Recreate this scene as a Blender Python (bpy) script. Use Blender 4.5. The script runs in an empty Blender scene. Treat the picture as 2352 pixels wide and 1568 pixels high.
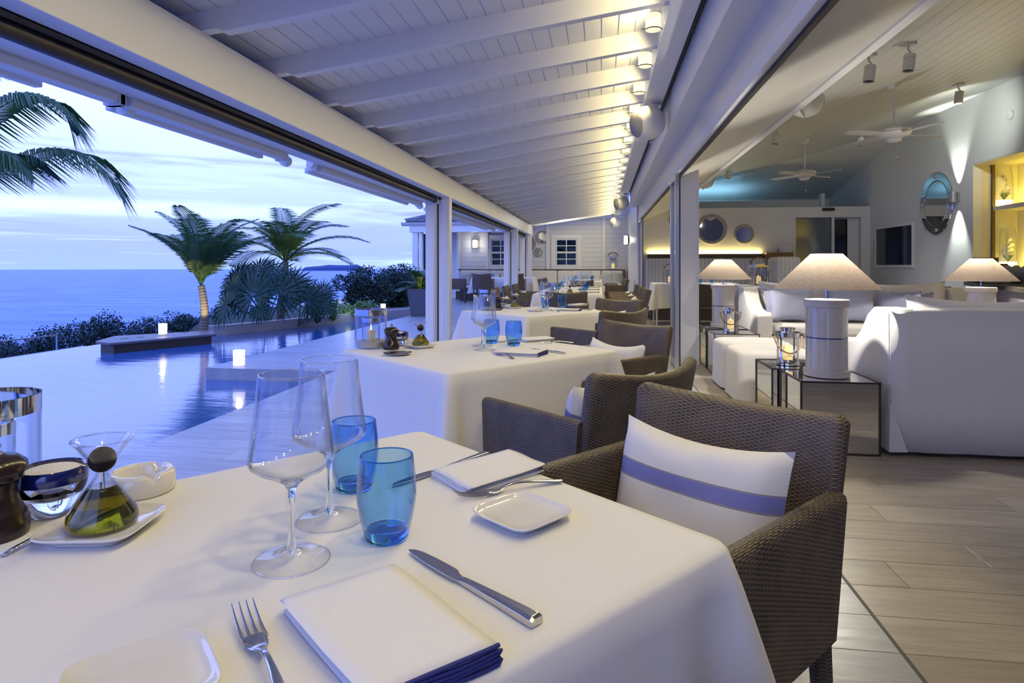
import bpy, bmesh, math, random
from mathutils import Vector as V, Matrix
R = math.radians
random.seed(7)
S = bpy.context.scene
COL = S.collection

# ---------------------------------------------------------------- camera
CAM_H = 1.12; YAW = R(8.09); FPX = 1435.0; HORIZON = 612.0
cam_data = bpy.data.cameras.new('camera'); cam = bpy.data.objects.new('camera', cam_data); COL.objects.link(cam)
cam.location = (0, 0, CAM_H); cam.rotation_euler = (R(90), 0, YAW)
cam_data.sensor_width = 36; cam_data.lens = FPX / 2352 * 36
cam_data.shift_y = -(784 - HORIZON) / 2352
cam_data.clip_start = 0.03; cam_data.clip_end = 40000
S.camera = cam
# ---------------------------------------------------------------- exposure
S.view_settings.view_transform = 'Standard'; S.view_settings.look = 'None'
S.view_settings.gamma = 1; S.view_settings.exposure = 0.0; S.view_settings.use_curve_mapping = False
S.cycles.use_denoising = True; S.cycles.max_bounces = 8; S.cycles.diffuse_bounces = 3
S.cycles.glossy_bounces = 4; S.cycles.transmission_bounces = 7; S.cycles.transparent_max_bounces = 12
S.cycles.sample_clamp_indirect = 4; S.cycles.use_adaptive_sampling = True; S.cycles.adaptive_threshold = 0.04
S.cycles.blur_glossy = 1.0

# measuring helpers: where a line of sight meets a level, a wall plane or a depth
FW = V((-math.sin(YAW), math.cos(YAW), 0)); RT = V((math.cos(YAW), math.sin(YAW), 0)); CP = V((0, 0, CAM_H))
def ray(px, py): return RT * ((px - 1176) / FPX) + FW + V((0, 0, 1)) * ((HORIZON - py) / FPX)
def G(px, py, z=0.0): d = ray(px, py); return CP + d * ((z - CAM_H) / d.z)
def AX(px, py, x): d = ray(px, py); return CP + d * (x / d.x)
def AY(px, py, y): d = ray(px, py); return CP + d * (y / d.y)
def AD(px, py, t): return CP + ray(px, py) * t
def APL(px, py, p, n): d = ray(px, py); n = V(n); return CP + d * ((V(p) - CP).dot(n) / d.dot(n))

# ---------------------------------------------------------------- node helpers
class NT:
    def __init__(s, tree): s.t = tree; s.n = tree.nodes; s.l = tree.links
    def add(s, typ, **kw):
        n = s.n.new(typ)
        for k, v in kw.items():
            if k.startswith('i_'):
                key = k[2:]; key = int(key) if key.isdigit() else key.replace('_', ' ')
                s.put(n.inputs[key], v)
            else: setattr(n, k, v)
        return n
    def put(s, inp, v):
        if hasattr(v, 'is_output') or isinstance(v, bpy.types.NodeSocket): s.l.new(v, inp)
        else:
            if isinstance(v, (tuple, list)) and len(v) == 3 and inp.type == 'RGBA': v = (*v, 1)
            inp.default_value = v
    def math(s, op, a, b=0.0, c=0.0, clamp=False):
        n = s.n.new('ShaderNodeMath'); n.operation = op; n.use_clamp = clamp
        s.put(n.inputs[0], a); s.put(n.inputs[1], b)
        if op in ('MULTIPLY_ADD', 'SMOOTH_MIN', 'COMPARE', 'SMOOTHSTEP'): s.put(n.inputs[2], c)
        return n.outputs[0]
    def mapr(s, v, a, b, c=0.0, d=1.0, smooth=False):
        n = s.n.new('ShaderNodeMapRange'); n.clamp = True
        if smooth: n.interpolation_type = 'SMOOTHSTEP'
        s.put(n.inputs[0], v); n.inputs[1].default_value = a; n.inputs[2].default_value = b
        n.inputs[3].default_value = c; n.inputs[4].default_value = d
        return n.outputs[0]
    def mix(s, f, a, b, mode='MIX'):
        n = s.n.new('ShaderNodeMix'); n.data_type = 'RGBA'; n.blend_type = mode
        s.put(n.inputs[0], f); s.put(n.inputs[6], a); s.put(n.inputs[7], b); return n.outputs[2]
    def ramp(s, f, stops, interp='LINEAR'):
        n = s.n.new('ShaderNodeValToRGB'); n.color_ramp.interpolation = interp; e = n.color_ramp.elements
        while len(e) < len(stops): e.new(0.5)
        for k, (p, c) in enumerate(stops): e[k].position = p; e[k].color = (*c, 1) if len(c) == 3 else c
        s.put(n.inputs[0], f); return n.outputs[0]
    def noise(s, vec, scale, detail=4, rough=0.55, dist=0.0):
        n = s.add('ShaderNodeTexNoise'); n.inputs['Scale'].default_value = scale; n.inputs['Detail'].default_value = detail
        n.inputs['Roughness'].default_value = rough; n.inputs['Distortion'].default_value = dist
        if vec is not None: s.l.new(vec, n.inputs['Vector'])
        return n.outputs[0]
    def scaled(s, vec, sc, loc=(0, 0, 0), rot=(0, 0, 0)):
        n = s.n.new('ShaderNodeMapping'); n.inputs['Scale'].default_value = sc; n.inputs['Location'].default_value = loc
        n.inputs['Rotation'].default_value = rot; s.l.new(vec, n.inputs[0]); return n.outputs[0]
    def coord(s, kind='Object'):
        return s.n.new('ShaderNodeTexCoord').outputs[kind]
    def wpos(s): return s.n.new('ShaderNodeNewGeometry').outputs['Position']
    def xyz(s, vec):
        n = s.n.new('ShaderNodeSeparateXYZ'); s.l.new(vec, n.inputs[0]); return n.outputs
    def comb(s, x, y, z=0.0):
        n = s.n.new('ShaderNodeCombineXYZ'); s.put(n.inputs[0], x); s.put(n.inputs[1], y); s.put(n.inputs[2], z); return n.outputs[0]
    def bump(s, h, dist, strength=1.0):
        n = s.n.new('ShaderNodeBump'); n.inputs['Distance'].default_value = dist; n.inputs['Strength'].default_value = strength
        s.l.new(h, n.inputs['Height']); return n.outputs[0]

def material(name, base=(.8, .8, .8), rough=.5, metal=0.0, **kw):
    m = bpy.data.materials.new(name); m.use_nodes = True
    b = m.node_tree.nodes['Principled BSDF']; n = NT(m.node_tree)
    b.inputs['Base Color'].default_value = (*base, 1); b.inputs['Roughness'].default_value = rough
    b.inputs['Metallic'].default_value = metal
    for k, v in kw.items(): n.put(b.inputs[k.replace('_', ' ')], v)
    return m, n, b

# ---------------------------------------------------------------- sky
W = bpy.data.worlds.new('dusk_sky'); S.world = W; W.use_nodes = True
w = NT(W.node_tree); bg = w.n['Background']
gx = w.xyz(w.coord('Generated')); el = gx[2]
hz = w.math('DIVIDE', gx[0], w.math('MAXIMUM', gx[1], 0.05))
base_sky = w.ramp(w.math('MULTIPLY', el, 1.6), [(0.0, (.43, .52, .95)), (.035, (.44, .50, .98)), (.10, (.52, .58, 1.2)),
    (.22, (.72, .80, 1.4)), (.40, (.95, .98, 1.5)), (.7, (.72, .90, 1.9)), (1.0, (.5, .75, 2.0))])
v1 = w.comb(w.math('MULTIPLY', gx[0], 1.6), w.math('MULTIPLY', gx[1], 1.0), w.math('MULTIPLY', el, 15.0))
c1 = w.noise(v1, 1.5, 6, .55, .6)
v2 = w.comb(w.math('MULTIPLY', gx[0], 2.2), w.math('MULTIPLY', gx[1], 2.0), w.math('MULTIPLY', el, 46.0))
c2 = w.noise(v2, 1.4, 5, .6, .5)
low = w.math('SUBTRACT', 1.0, w.mapr(el, .16, .36))
bright = w.math('MULTIPLY', w.mapr(c2, .52, .68, smooth=True), low)
dark = w.math('MULTIPLY', w.mapr(c1, .47, .64, smooth=True), w.math('MULTIPLY', w.mapr(el, .02, .07), w.math('SUBTRACT', 1.0, w.mapr(el, .17, .32))))
k1 = w.mix(w.math('MULTIPLY', bright, .6), base_sky, (.85, .98, 1.6))
k2 = w.mix(w.math('MULTIPLY', dark, .8), k1, (.40, .42, .95))
streak = w.math('MULTIPLY', w.mapr(el, .062, .078, smooth=True), w.math('SUBTRACT', 1.0, w.mapr(el, .083, .096, smooth=True)))
k3 = w.mix(w.math('MULTIPLY', streak, w.mapr(c1, .62, .40)), k2, (.92, 1.0, 1.5))
below = w.mix(w.mapr(el, -.03, -.006), (.03, .06, .22), k3)
w.l.new(w.mix(1.0, below, (1.05, 1.26, 1.7), 'MULTIPLY'), bg.inputs[0]); bg.inputs[1].default_value = 1.0

# ---------------------------------------------------------------- lamps of the room (most bodies follow further down; added fills have none)
def lamp(name, kind, loc, power, color, size=.05, rot=None, **kw):
    d = bpy.data.lights.new(name, kind); d.energy = power; d.color = color
    if kind == 'AREA': d.shape = 'RECTANGLE'; d.size = size if not isinstance(size, tuple) else size[0]; d.size_y = size if not isinstance(size, tuple) else size[1]
    else: d.shadow_soft_size = size
    for k, v in kw.items(): setattr(d, k, v)
    o = bpy.data.objects.new(name, d); COL.objects.link(o); o.location = loc
    if rot: o.rotation_euler = rot
    return o
def aim(o, target):
    o.rotation_euler = (V(target) - V(o.location)).to_track_quat('-Z', 'Y').to_euler()

# ---------------------------------------------------------------- mesh building
class MB:
    def __init__(s): s.v = []; s.f = []; s.uv = []; s.m = []; s.cur = 0; s.nb = 0
    def add(s, pts, faces, uvs=None):
        k = len(s.v); s.v += [tuple(p) for p in pts]; s.uv += uvs if uvs else [(0, 0)] * len(pts)
        s.f += [tuple(i + k for i in f) for f in faces]; s.m += [s.cur] * len(faces); return s
    def box(s, x0, x1, y0, y1, z0, z1, M=None):
        e = .00007 * (s.nb % 9); s.nb += 1; x0, x1, y0, y1, z0, z1 = min(x0, x1) + e, max(x0, x1) - e, min(y0, y1) + e, max(y0, y1) - e, z0 + e, z1 - e
        p = [V((x, y, z)) for z in (z0, z1) for y in (y0, y1) for x in (x0, x1)]
        if M: p = [M @ q for q in p]
        return s.add(p, [(0, 2, 3, 1), (4, 5, 7, 6), (0, 1, 5, 4), (2, 6, 7, 3), (1, 3, 7, 5), (0, 4, 6, 2)])
    def grid(s, rows, closed=False, uvs=None):
        n = len(rows[0]); pts = [p for r in rows for p in r]; fs = []
        for i in range(len(rows) - 1):
            for j in range(n if closed else n - 1):
                a = i * n + j; b = i * n + (j + 1) % n
                fs.append((a, b, b + n, a + n))
        return s.add(pts, fs, [q for r in uvs for q in r] if uvs else None)
    def face(s, pts): return s.add(pts, [tuple(range(len(pts)))])
    def lathe(s, prof, n=32, c=(0, 0, 0), cap0=True, cap1=True, M=None):
        c = V(c); rows = []
        for r, z in prof:
            ring = [V((r * math.cos(2 * math.pi * k / n), r * math.sin(2 * math.pi * k / n), z)) + c for k in range(n)]
            rows.append([M @ q for q in ring] if M else ring)
        s.grid(rows, True)
        if cap0 and prof[0][0] > 1e-6: s.face(list(reversed(rows[0])))
        if cap1 and prof[-1][0] > 1e-6: s.face(rows[-1])
        return s
    def tube(s, pts, r, n=8, caps=True, flat=1.0, up=None):
        pts = [V(p) for p in pts]; rows = []; N = len(pts)
        rr = r if isinstance(r, (list, tuple)) else [r] * N
        prev = None
        for i, p in enumerate(pts):
            t = (pts[min(i + 1, N - 1)] - pts[max(i - 1, 0)]).normalized()
            if prev is None:
                a = V(up) if up else (V((0, 0, 1)) if abs(t.z) < .9 else V((1, 0, 0)))
            else: a = prev
            b = t.cross(a).normalized(); a2 = b.cross(t).normalized(); prev = a2
            rows.append([p + (b * math.cos(2 * math.pi * k / n) + a2 * math.sin(2 * math.pi * k / n) * flat) * rr[i] for k in range(n)])
        s.grid(rows, True)
        if caps: s.face(list(reversed(rows[0]))); s.face(rows[-1])
        return s
    def prism(s, poly, h0, h1, M=None, axis='z'):
        n = len(poly)
        def mk(p, h): return V((p[0], p[1], h)) if axis == 'z' else (V((p[0], h, p[1])) if axis == 'y' else V((h, p[0], p[1])))
        a = [mk(p, h0) for p in poly]; b = [mk(p, h1) for p in poly]
        if M: a = [M @ q for q in a]; b = [M @ q for q in b]
        return s.add(a + b, [tuple(reversed(range(n))), tuple(range(n, 2 * n))] + [(i, (i + 1) % n, (i + 1) % n + n, i + n) for i in range(n)])

def obj(name, mb, mat, parent=None, smooth=True, angle=35, bevel=0, seg=2, subsurf=0, solid=0, loc=None, fix=True):
    me = bpy.data.meshes.new(name); me.from_pydata(mb.v, [], mb.f); me.update()
    mats = mat if isinstance(mat, (list, tuple)) else [mat]
    for m in mats: me.materials.append(m)
    if len(mats) > 1: me.polygons.foreach_set('material_index', mb.m)
    if any(u != (0, 0) for u in mb.uv):
        l = me.uv_layers.new(name='UV'); buf = []
        for lp in me.loops: buf += mb.uv[lp.vertex_index]
        l.data.foreach_set('uv', buf)
    if fix:
        bm = bmesh.new(); bm.from_mesh(me); bmesh.ops.recalc_face_normals(bm, faces=bm.faces); bm.to_mesh(me); bm.free()
    if smooth:
        me.polygons.foreach_set('use_smooth', [True] * len(me.polygons)); me.set_sharp_from_angle(angle=R(angle))
    o = bpy.data.objects.new(name, me); COL.objects.link(o)
    if parent: o.parent = parent
    if loc is not None: o.location = loc
    if bevel:
        md = o.modifiers.new('bevel', 'BEVEL'); md.width = bevel; md.segments = seg; md.limit_method = 'ANGLE'; md.angle_limit = R(30)
    if subsurf:
        md = o.modifiers.new('sub', 'SUBSURF'); md.levels = subsurf; md.render_levels = subsurf
    if solid:
        md = o.modifiers.new('solid', 'SOLIDIFY'); md.thickness = solid; md.offset = 0
    return o
def tag(o, label, cat, group=None, kind=None):
    if label: o['label'] = label
    if cat: o['category'] = cat
    if group: o['group'] = group
    if kind: o['kind'] = kind
    return o
def thing(name, label, cat, loc=(0, 0, 0), rz=0, group=None):
    o = bpy.data.objects.new(name, None); COL.objects.link(o); o.empty_display_size = .05
    o.location = loc; o.rotation_euler = (0, 0, rz); return tag(o, label, cat, group)
def struct(name, mb, mat, **kw):
    kw.setdefault('smooth', False); o = obj(name, mb, mat, **kw); o['kind'] = 'structure'; return o
def dup(src, loc, rz=None, label=None, group=None, scale=None):
    r = src.copy(); COL.objects.link(r); r.location = loc
    if rz is not None: r.rotation_euler = (src.rotation_euler[0], src.rotation_euler[1], rz)
    if label: r['label'] = label
    if group: r['group'] = group
    if scale: r.scale = (scale,) * 3
    for ch in list(src.children):
        c = ch.copy(); COL.objects.link(c); c.parent = r
        for g in list(ch.children):
            d = g.copy(); COL.objects.link(d); d.parent = c
    return r
class Proto:
    """the first placing moves the built thing itself, later ones copy it"""
    def __init__(s, build): s.build = build; s.o = None
    def put(s, loc, rz=0, label=None, group=None, scale=None):
        if s.o is None:
            s.o = s.build(); o = s.o; o.location = loc; o.rotation_euler = (0, 0, rz)
            o['label'] = label
            if group: o['group'] = group
            if scale: o.scale = (scale,) * 3
            return o
        if scale is None: scale = 1.0
        o = dup(s.o, loc, rz, label, group, scale)
        if not group and 'group' in o: del o['group']
        return o
# ---------------------------------------------------------------- materials
def simple(name, base, rough=.5, metal=0, bump=0, bscale=40, **kw):
    m, n, b = material(name, base, rough, metal, **kw)
    if bump: n.l.new(n.bump(n.noise(n.coord(), bscale, 4), bump), b.inputs['Normal'])
    return m
M_white = simple('white_paint', (.80, .79, .77), .38, bump=.0006, bscale=30)
M_offwhite = simple('warm_white_plaster', (.70, .68, .64), .7, bump=.0008, bscale=60)
M_grey_wall = simple('grey_white_plaster', (.66, .67, .68), .75, bump=.001, bscale=70)
M_gloss = simple('glossy_cream_board', (.72, .69, .62), .32, bump=.0008, bscale=5)
M_black = simple('black_rubber', (.012, .01, .012), .5)
M_dark = simple('dark_brown_roller_cloth', (.022, .013, .010), .45)
M_alu = simple('brushed_aluminium', (.55, .56, .58), .3, 1)
M_steel = simple('polished_steel', (.62, .60, .57), .16, 1)
M_chrome = simple('chrome', (.75, .73, .70), .05, 1)
M_darkmetal = simple('aged_dark_metal', (.10, .085, .07), .38, .9)
M_mirror = simple('mirror', (.80, .82, .82), .02, 1)
M_frame = simple('driftwood_grey', (.33, .30, .27), .6, bump=.002, bscale=40)
M_ceramic = simple('white_ceramic', (.83, .80, .74), .07, Coat_Weight=.6)
M_wax = simple('candle_wax', (.85, .72, .42), .4, Subsurface_Weight=.3)
M_pepper = simple('dark_stained_wood', (.022, .012, .009), .22, bump=.0003, bscale=20)
M_cork = simple('black_rubber_ball', (.008, .005, .005), .6, Specular_IOR_Level=.2)
M_wood = simple('dark_wood', (.07, .045, .035), .4, bump=.0006, bscale=30)
M_salt = simple('coarse_salt', (.85, .82, .76), .6, bump=.003, bscale=260)
M_sand = simple('white_sand', (.55, .52, .45), .9, bump=.004, bscale=120)
M_leather = simple('tan_leather', (.33, .2, .1), .5)
M_plastic = simple('white_plastic', (.72, .71, .68), .3)
M_speakgrille = simple('speaker_grille', (.30, .29, .28), .65, bump=.0008, bscale=600)

def siding(name, base, period, axis=2, rough=.5):
    m, n, b = material(name, base, rough); p = n.xyz(n.wpos())[axis]
    fr = n.math('FRACT', n.math('DIVIDE', p, period)); h = n.mapr(fr, 0, .07)
    n.l.new(n.bump(h, .006), b.inputs['Normal'])
    c = n.mix(n.mapr(fr, 0, .05), tuple(x * .55 for x in base), base); n.l.new(c, b.inputs['Base Color']); return m
M_board_roof = siding('white_roof_boards', (.78, .77, .75), .125, 0, .45)
M_ceil = siding('white_ceiling_boards_along', (.72, .72, .69), .165, 0, .35)
M_ceil2 = siding('white_ceiling_boards_across', (.72, .72, .69), .12, 1, .35)
M_clap = siding('white_clapboard', (.70, .70, .68), .16, 2, .5)

def planks(name, c1, c2, rough, w=.2, L=1.2, bump=.0012):
    m, n, b = material(name, c1, rough); p = n.wpos()
    x = n.xyz(p)
    row = n.math('FLOOR', n.math('DIVIDE', n.math('ADD', x[1], .05), w))
    wn = n.add('ShaderNodeTexWhiteNoise'); wn.noise_dimensions = '1D'; n.l.new(row, wn.inputs['W'])
    xs = n.math('ADD', x[0], n.math('MULTIPLY', wn.outputs[0], L))
    col = n.math('FLOOR', n.math('DIVIDE', xs, L))
    wn2 = n.add('ShaderNodeTexWhiteNoise'); wn2.noise_dimensions = '2D'; n.l.new(n.comb(col, row), wn2.inputs['Vector'])
    fy = n.math('FRACT', n.math('DIVIDE', n.math('ADD', x[1], .05), w)); fx = n.math('FRACT', n.math('DIVIDE', xs, L))
    def gap(f, k): return n.math('MULTIPLY', n.mapr(f, 0, k), n.mapr(n.math('SUBTRACT', 1.0, f), 0, k))
    g = n.math('MULTIPLY', gap(fy, .012), gap(fx, .002))
    gr = n.noise(n.scaled(n.comb(n.math('ADD', x[0], n.math('MULTIPLY', wn2.outputs[0], 9)), n.math('ADD', x[1], n.math('MULTIPLY', wn2.outputs[0], 5))), (1.6, 22, 1)), 1.6, 7, .62, 1.2)
    gr2 = n.noise(n.scaled(n.comb(x[0], x[1]), (.9, 5, 1)), 2.2, 4, .6, .8)
    t = n.math('ADD', n.math('MULTIPLY', wn2.outputs[0], .42), n.math('ADD', n.math('MULTIPLY', n.mapr(gr, .32, .68), .42), n.math('MULTIPLY', n.mapr(gr2, .35, .65), .25)))
    c = n.mix(t, c2, c1)
    c = n.mix(g, tuple(v * .35 for v in c2), c)
    n.l.new(c, b.inputs['Base Color'])
    n.l.new(n.bump(n.math('ADD', g, n.math('MULTIPLY', gr, .25)), bump), b.inputs['Normal'])
    n.l.new(n.mapr(gr, .3, .7, rough + .1, rough - .05), b.inputs['Roughness'])
    return m
M_floor = planks('wood_look_floor', (.42, .37, .31), (.20, .165, .135), .36)
M_deck = planks('wood_look_deck', (.42, .43, .46), (.23, .24, .26), .33)
M_curb = simple('pool_curb_tile', (.28, .28, .31), .45, bump=.002, bscale=12)

def linen(name, base, rough=.85, s=900, wrinkle=.004, ws=5, sheen=.15):
    m, n, b = material(name, base, rough); p = n.coord()
    x = n.xyz(p)
    wv = n.noise(n.scaled(p, (s * .2, s, s * .2)), 1, 2); wh = n.noise(n.scaled(p, (s, s * .2, s * .6)), 1, 2)
    h = n.math('ADD', n.math('MULTIPLY', n.math('ADD', wv, wh), .04), n.math('MULTIPLY', n.noise(p, ws, 3, .5, .4), wrinkle / .0024))
    n.l.new(n.bump(h, .0024), b.inputs['Normal']); b.inputs['Sheen Weight'].default_value = sheen
    c = n.mix(n.mapr(wh, .3, .7), tuple(v * .94 for v in base), base); n.l.new(c, b.inputs['Base Color'])
    return m
M_cloth = linen('white_tablecloth', (.84, .82, .80), .8, 1400, .0012, 4)
M_napkin = linen('white_napkin', (.86, .84, .82), .9, 1200, .002, 14)
M_hem = simple('blue_hem', (.035, .04, .20), .8, bump=.0006, bscale=900)
M_sofa = linen('white_slipcover', (.80, .77, .72), .95, 500, .004, 3)
M_seatpad = linen('cream_pad', (.74, .70, .62), .9, 900, .002, 8)

def stripe_cushion():
    m, n, b = material('striped_cushion_linen', (.8, .78, .74), .9)
    uv = n.xyz(n.coord('UV')); v = uv[1]
    band = n.math('MULTIPLY', n.mapr(v, .585, .59), n.mapr(v, .70, .695))
    edge = n.math('SUBTRACT', n.math('MULTIPLY', n.mapr(v, .575, .58), n.mapr(v, .71, .705)), band)
    p = n.coord(); f = n.noise(n.scaled(p, (900, 900, 900)), 1, 2)
    c = n.mix(band, (.80, .77, .71), n.mix(f, (.15, .16, .42), (.26, .27, .58)))
    c = n.mix(n.math('MULTIPLY', edge, .8), c, (.16, .13, .13))
    n.l.new(c, b.inputs['Base Color'])
    h = n.math('ADD', n.math('MULTIPLY', n.noise(n.scaled(p, (2.2, 1, 1)), 5, 2, .45, .2), 1.0), n.math('MULTIPLY', f, .03))
    n.l.new(n.bump(h, .006), b.inputs['Normal']); return m
M_cush = stripe_cushion()
M_cushplain = linen('plain_white_cushion', (.82, .80, .78), .9, 900, .003, 9)
def blue_weave():
    m, n, b = material('blue_patterned_cushion', (.2, .22, .4), .9)
    uv = n.xyz(n.coord('UV')); k = 20.0
    u = n.math('MULTIPLY', uv[0], k * 1.2); v = n.math('MULTIPLY', uv[1], k)
    par = n.math('FRACT', n.math('MULTIPLY', n.math('ADD', n.math('FLOOR', u), n.math('FLOOR', v)), .5))
    sel = n.math('GREATER_THAN', par, .25)
    s1 = n.math('GREATER_THAN', n.math('FRACT', n.math('MULTIPLY', n.math('ADD', u, v), 1.5)), .5)
    s2 = n.math('GREATER_THAN', n.math('FRACT', n.math('MULTIPLY', n.math('SUBTRACT', u, v), 1.5)), .5)
    pick = n.math('ADD', n.math('MULTIPLY', s1, sel), n.math('MULTIPLY', s2, n.math('SUBTRACT', 1.0, sel)))
    col = n.mix(pick, (.62, .64, .74), (.17, .19, .38)); n.l.new(col, b.inputs['Base Color'])
    n.l.new(n.bump(pick, .0015), b.inputs['Normal']); return m
M_bluecush = blue_weave()
def stripes(name):
    m, n, b = material(name, (.6, .58, .55), .9); x = n.xyz(n.wpos())[0]
    f = n.math('GREATER_THAN', n.math('FRACT', n.math('DIVIDE', x, .075)), .5)
    n.l.new(n.mix(f, (.64, .63, .61), (.50, .50, .50)), b.inputs['Base Color']); return m
M_stripe = stripes('striped_banquette_fabric')

def rattan(name, c_hi, c_lo, pu=.022, pv=.0042):
    m, n, b = material(name, c_hi, .42)
    uv = n.xyz(n.coord('UV'))
    v = n.math('DIVIDE', uv[1], pv); row = n.math('FLOOR', v)
    par = n.math('MULTIPLY', n.math('FRACT', n.math('MULTIPLY', row, .5)), 2.0)
    ph = n.math('MULTIPLY', n.math('ADD', n.math('DIVIDE', uv[0], pu), n.math('MULTIPLY', par, .5)), 2 * math.pi)
    s_ = n.math('SINE', ph)
    fv = n.math('ADD', n.math('FRACT', v), n.math('MULTIPLY', s_, -.10))
    d = n.math('SUBTRACT', n.math('MULTIPLY', fv, 2.0), 1.0); prof = n.math('SQRT', n.math('MAXIMUM', n.math('SUBTRACT', 1.0, n.math('MULTIPLY', d, d)), 0.0))
    over = n.mapr(s_, -1, 1, .25, 1.0, True)
    h = n.math('MULTIPLY', prof, over)
    c = n.mix(n.mapr(h, .22, .72, smooth=True), c_lo, c_hi)
    var = n.noise(n.coord(), 14, 3); c = n.mix(n.math('MULTIPLY', n.mapr(var, .3, .7), .35), c, tuple(x * 1.35 for x in c_hi))
    n.l.new(c, b.inputs['Base Color']); n.l.new(n.bump(h, .0024), b.inputs['Normal']); return m
M_rattan = rattan('brown_woven_rattan', (.165, .125, .095), (.020, .014, .011))
M_wicker = rattan('dark_brown_wicker', (.12, .07, .04), (.012, .008, .006), .05, .014)

def glass(name, tint=(1, 1, 1), rough=0.0, ior=1.45):
    m, n, b = material(name, tint, rough); b.inputs['Transmission Weight'].default_value = 1; b.inputs['IOR'].default_value = ior; return m
M_glass = glass('clear_glass')
M_blue = glass('blue_glass', (.12, .50, .95))
M_oil = glass('olive_oil', (.33, .27, .006), 0, 1.4)
def thin_glass(name, tint=(1, 1, 1), refl=1.0):
    m = bpy.data.materials.new(name); m.use_nodes = True; n = NT(m.node_tree)
    for x in list(n.n):
        if x.type != 'OUTPUT_MATERIAL': n.n.remove(x)
    out = [x for x in n.n if x.type == 'OUTPUT_MATERIAL'][0]
    tr = n.add('ShaderNodeBsdfTransparent')
    gl = n.add('ShaderNodeBsdfGlossy'); gl.inputs['Roughness'].default_value = .02
    lw = n.add('ShaderNodeLayerWeight'); lw.inputs[0].default_value = .5
    n.l.new(n.mix(n.math('POWER', lw.outputs['Facing'], 3.0), tint, tuple(v ** 4 * .85 for v in tint)), tr.inputs[0])
    f = n.mapr(n.math('POWER', lw.outputs['Facing'], 2.6), 0, 1, .045 * refl, .9 * refl)
    mx = n.add('ShaderNodeMixShader'); n.l.new(f, mx.inputs[0]); n.l.new(tr.outputs[0], mx.inputs[1]); n.l.new(gl.outputs[0], mx.inputs[2])
    n.l.new(mx.outputs[0], out.inputs[0]); return m
M_thin = thin_glass('thin_clear_glass', (.97, .985, 1))
M_thinblue = thin_glass('thin_blue_glass', (.40, .69, .95))
M_pane = thin_glass('window_pane_glass', (.95, .97, 1), .35)
def emis(name, col, k):
    m, n, b = material(name, col, .5); b.inputs['Emission Color'].default_value = (*col, 1); b.inputs['Emission Strength'].default_value = k; return m
M_candle = emis('glowing_frosted_candle_glass', (1, .93, .80), 1.25)
M_flame = emis('candle_flame', (1, .75, .3), 14)
def glowglass(name, col, k, f=.45):
    m = bpy.data.materials.new(name); m.use_nodes = True; n = NT(m.node_tree)
    for x in list(n.n):
        if x.type != 'OUTPUT_MATERIAL': n.n.remove(x)
    out = [x for x in n.n if x.type == 'OUTPUT_MATERIAL'][0]
    tr = n.add('ShaderNodeBsdfTransparent'); em = n.add('ShaderNodeEmission'); em.inputs[0].default_value = (*col, 1); em.inputs[1].default_value = k
    mx = n.add('ShaderNodeMixShader'); mx.inputs[0].default_value = f; n.l.new(tr.outputs[0], mx.inputs[1]); n.l.new(em.outputs[0], mx.inputs[2]); n.l.new(mx.outputs[0], out.inputs[0]); return m
M_tube = glowglass('warm_lamp_tube', (1, .92, .58), 1.9, .5)
M_strip = emis('yellow_led_strip', (1, .80, .25), 7.0)
M_sconce = emis('sconce_glow', (1, .96, .80), 3)
M_orchidbase = emis('glowing_orchid_block', (1, .86, .45), 2.2)
def shade():
    m, n, b = material('taupe_linen_shade', (.50, .40, .34), .9)
    p = n.coord(); f = n.noise(n.scaled(p, (260, 260, 60)), 1, 3); g = n.noise(n.scaled(p, (50, 50, 420)), 1, 3)
    c = n.mix(n.mapr(n.math('MULTIPLY', f, g), .15, .36), (.29, .22, .16), (.46, .37, .29)); n.l.new(c, b.inputs['Base Color'])
    tl = n.add('ShaderNodeBsdfTranslucent'); n.l.new(c, tl.inputs[0])
    mx = n.add('ShaderNodeMixShader'); mx.inputs[0].default_value = .13; out = [x for x in n.n if x.type == 'OUTPUT_MATERIAL'][0]
    n.l.new(b.outputs[0], mx.inputs[1]); n.l.new(tl.outputs[0], mx.inputs[2]); n.l.new(mx.outputs[0], out.inputs[0]); return m
M_shade = shade()
def antique_mirror():
    m, n, b = material('speckled_antique_mirror', (.6, .58, .55), .03, 1); p = n.coord()
    vr = n.add('ShaderNodeTexVoronoi'); vr.inputs['Scale'].default_value = 55; n.l.new(p, vr.inputs['Vector'])
    sp = n.math('MULTIPLY', n.math('LESS_THAN', vr.outputs['Distance'], .085), n.math('GREATER_THAN', n.noise(p, 9, 2), .45))
    n.l.new(n.mix(sp, (.86, .84, .80), (.06, .05, .045)), b.inputs['Base Color']); return m
M_amirror = antique_mirror()
def leaf(name, c1, c2, rough=.45):
    m, n, b = material(name, c1, rough); g = n.noise(n.wpos(), 2.5, 3)
    c = n.mix(n.mapr(g, .35, .65), c1, c2); n.l.new(c, b.inputs['Base Color'])
    tl = n.add('ShaderNodeBsdfTranslucent'); n.l.new(c, tl.inputs[0])
    mx = n.add('ShaderNodeMixShader'); mx.inputs[0].default_value = .25; out = [x for x in n.n if x.type == 'OUTPUT_MATERIAL'][0]
    n.l.new(b.outputs[0], mx.inputs[1]); n.l.new(tl.outputs[0], mx.inputs[2]); n.l.new(mx.outputs[0], out.inputs[0]); return m
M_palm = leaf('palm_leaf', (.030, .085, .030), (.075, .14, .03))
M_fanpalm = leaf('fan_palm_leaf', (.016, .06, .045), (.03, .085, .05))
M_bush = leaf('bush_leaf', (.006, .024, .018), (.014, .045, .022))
M_bushlit = leaf('light_green_bush_leaf', (.06, .14, .035), (.11, .2, .05))
M_trunk = simple('palm_trunk', (.16, .13, .10), .9, bump=.02, bscale=14)
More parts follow.
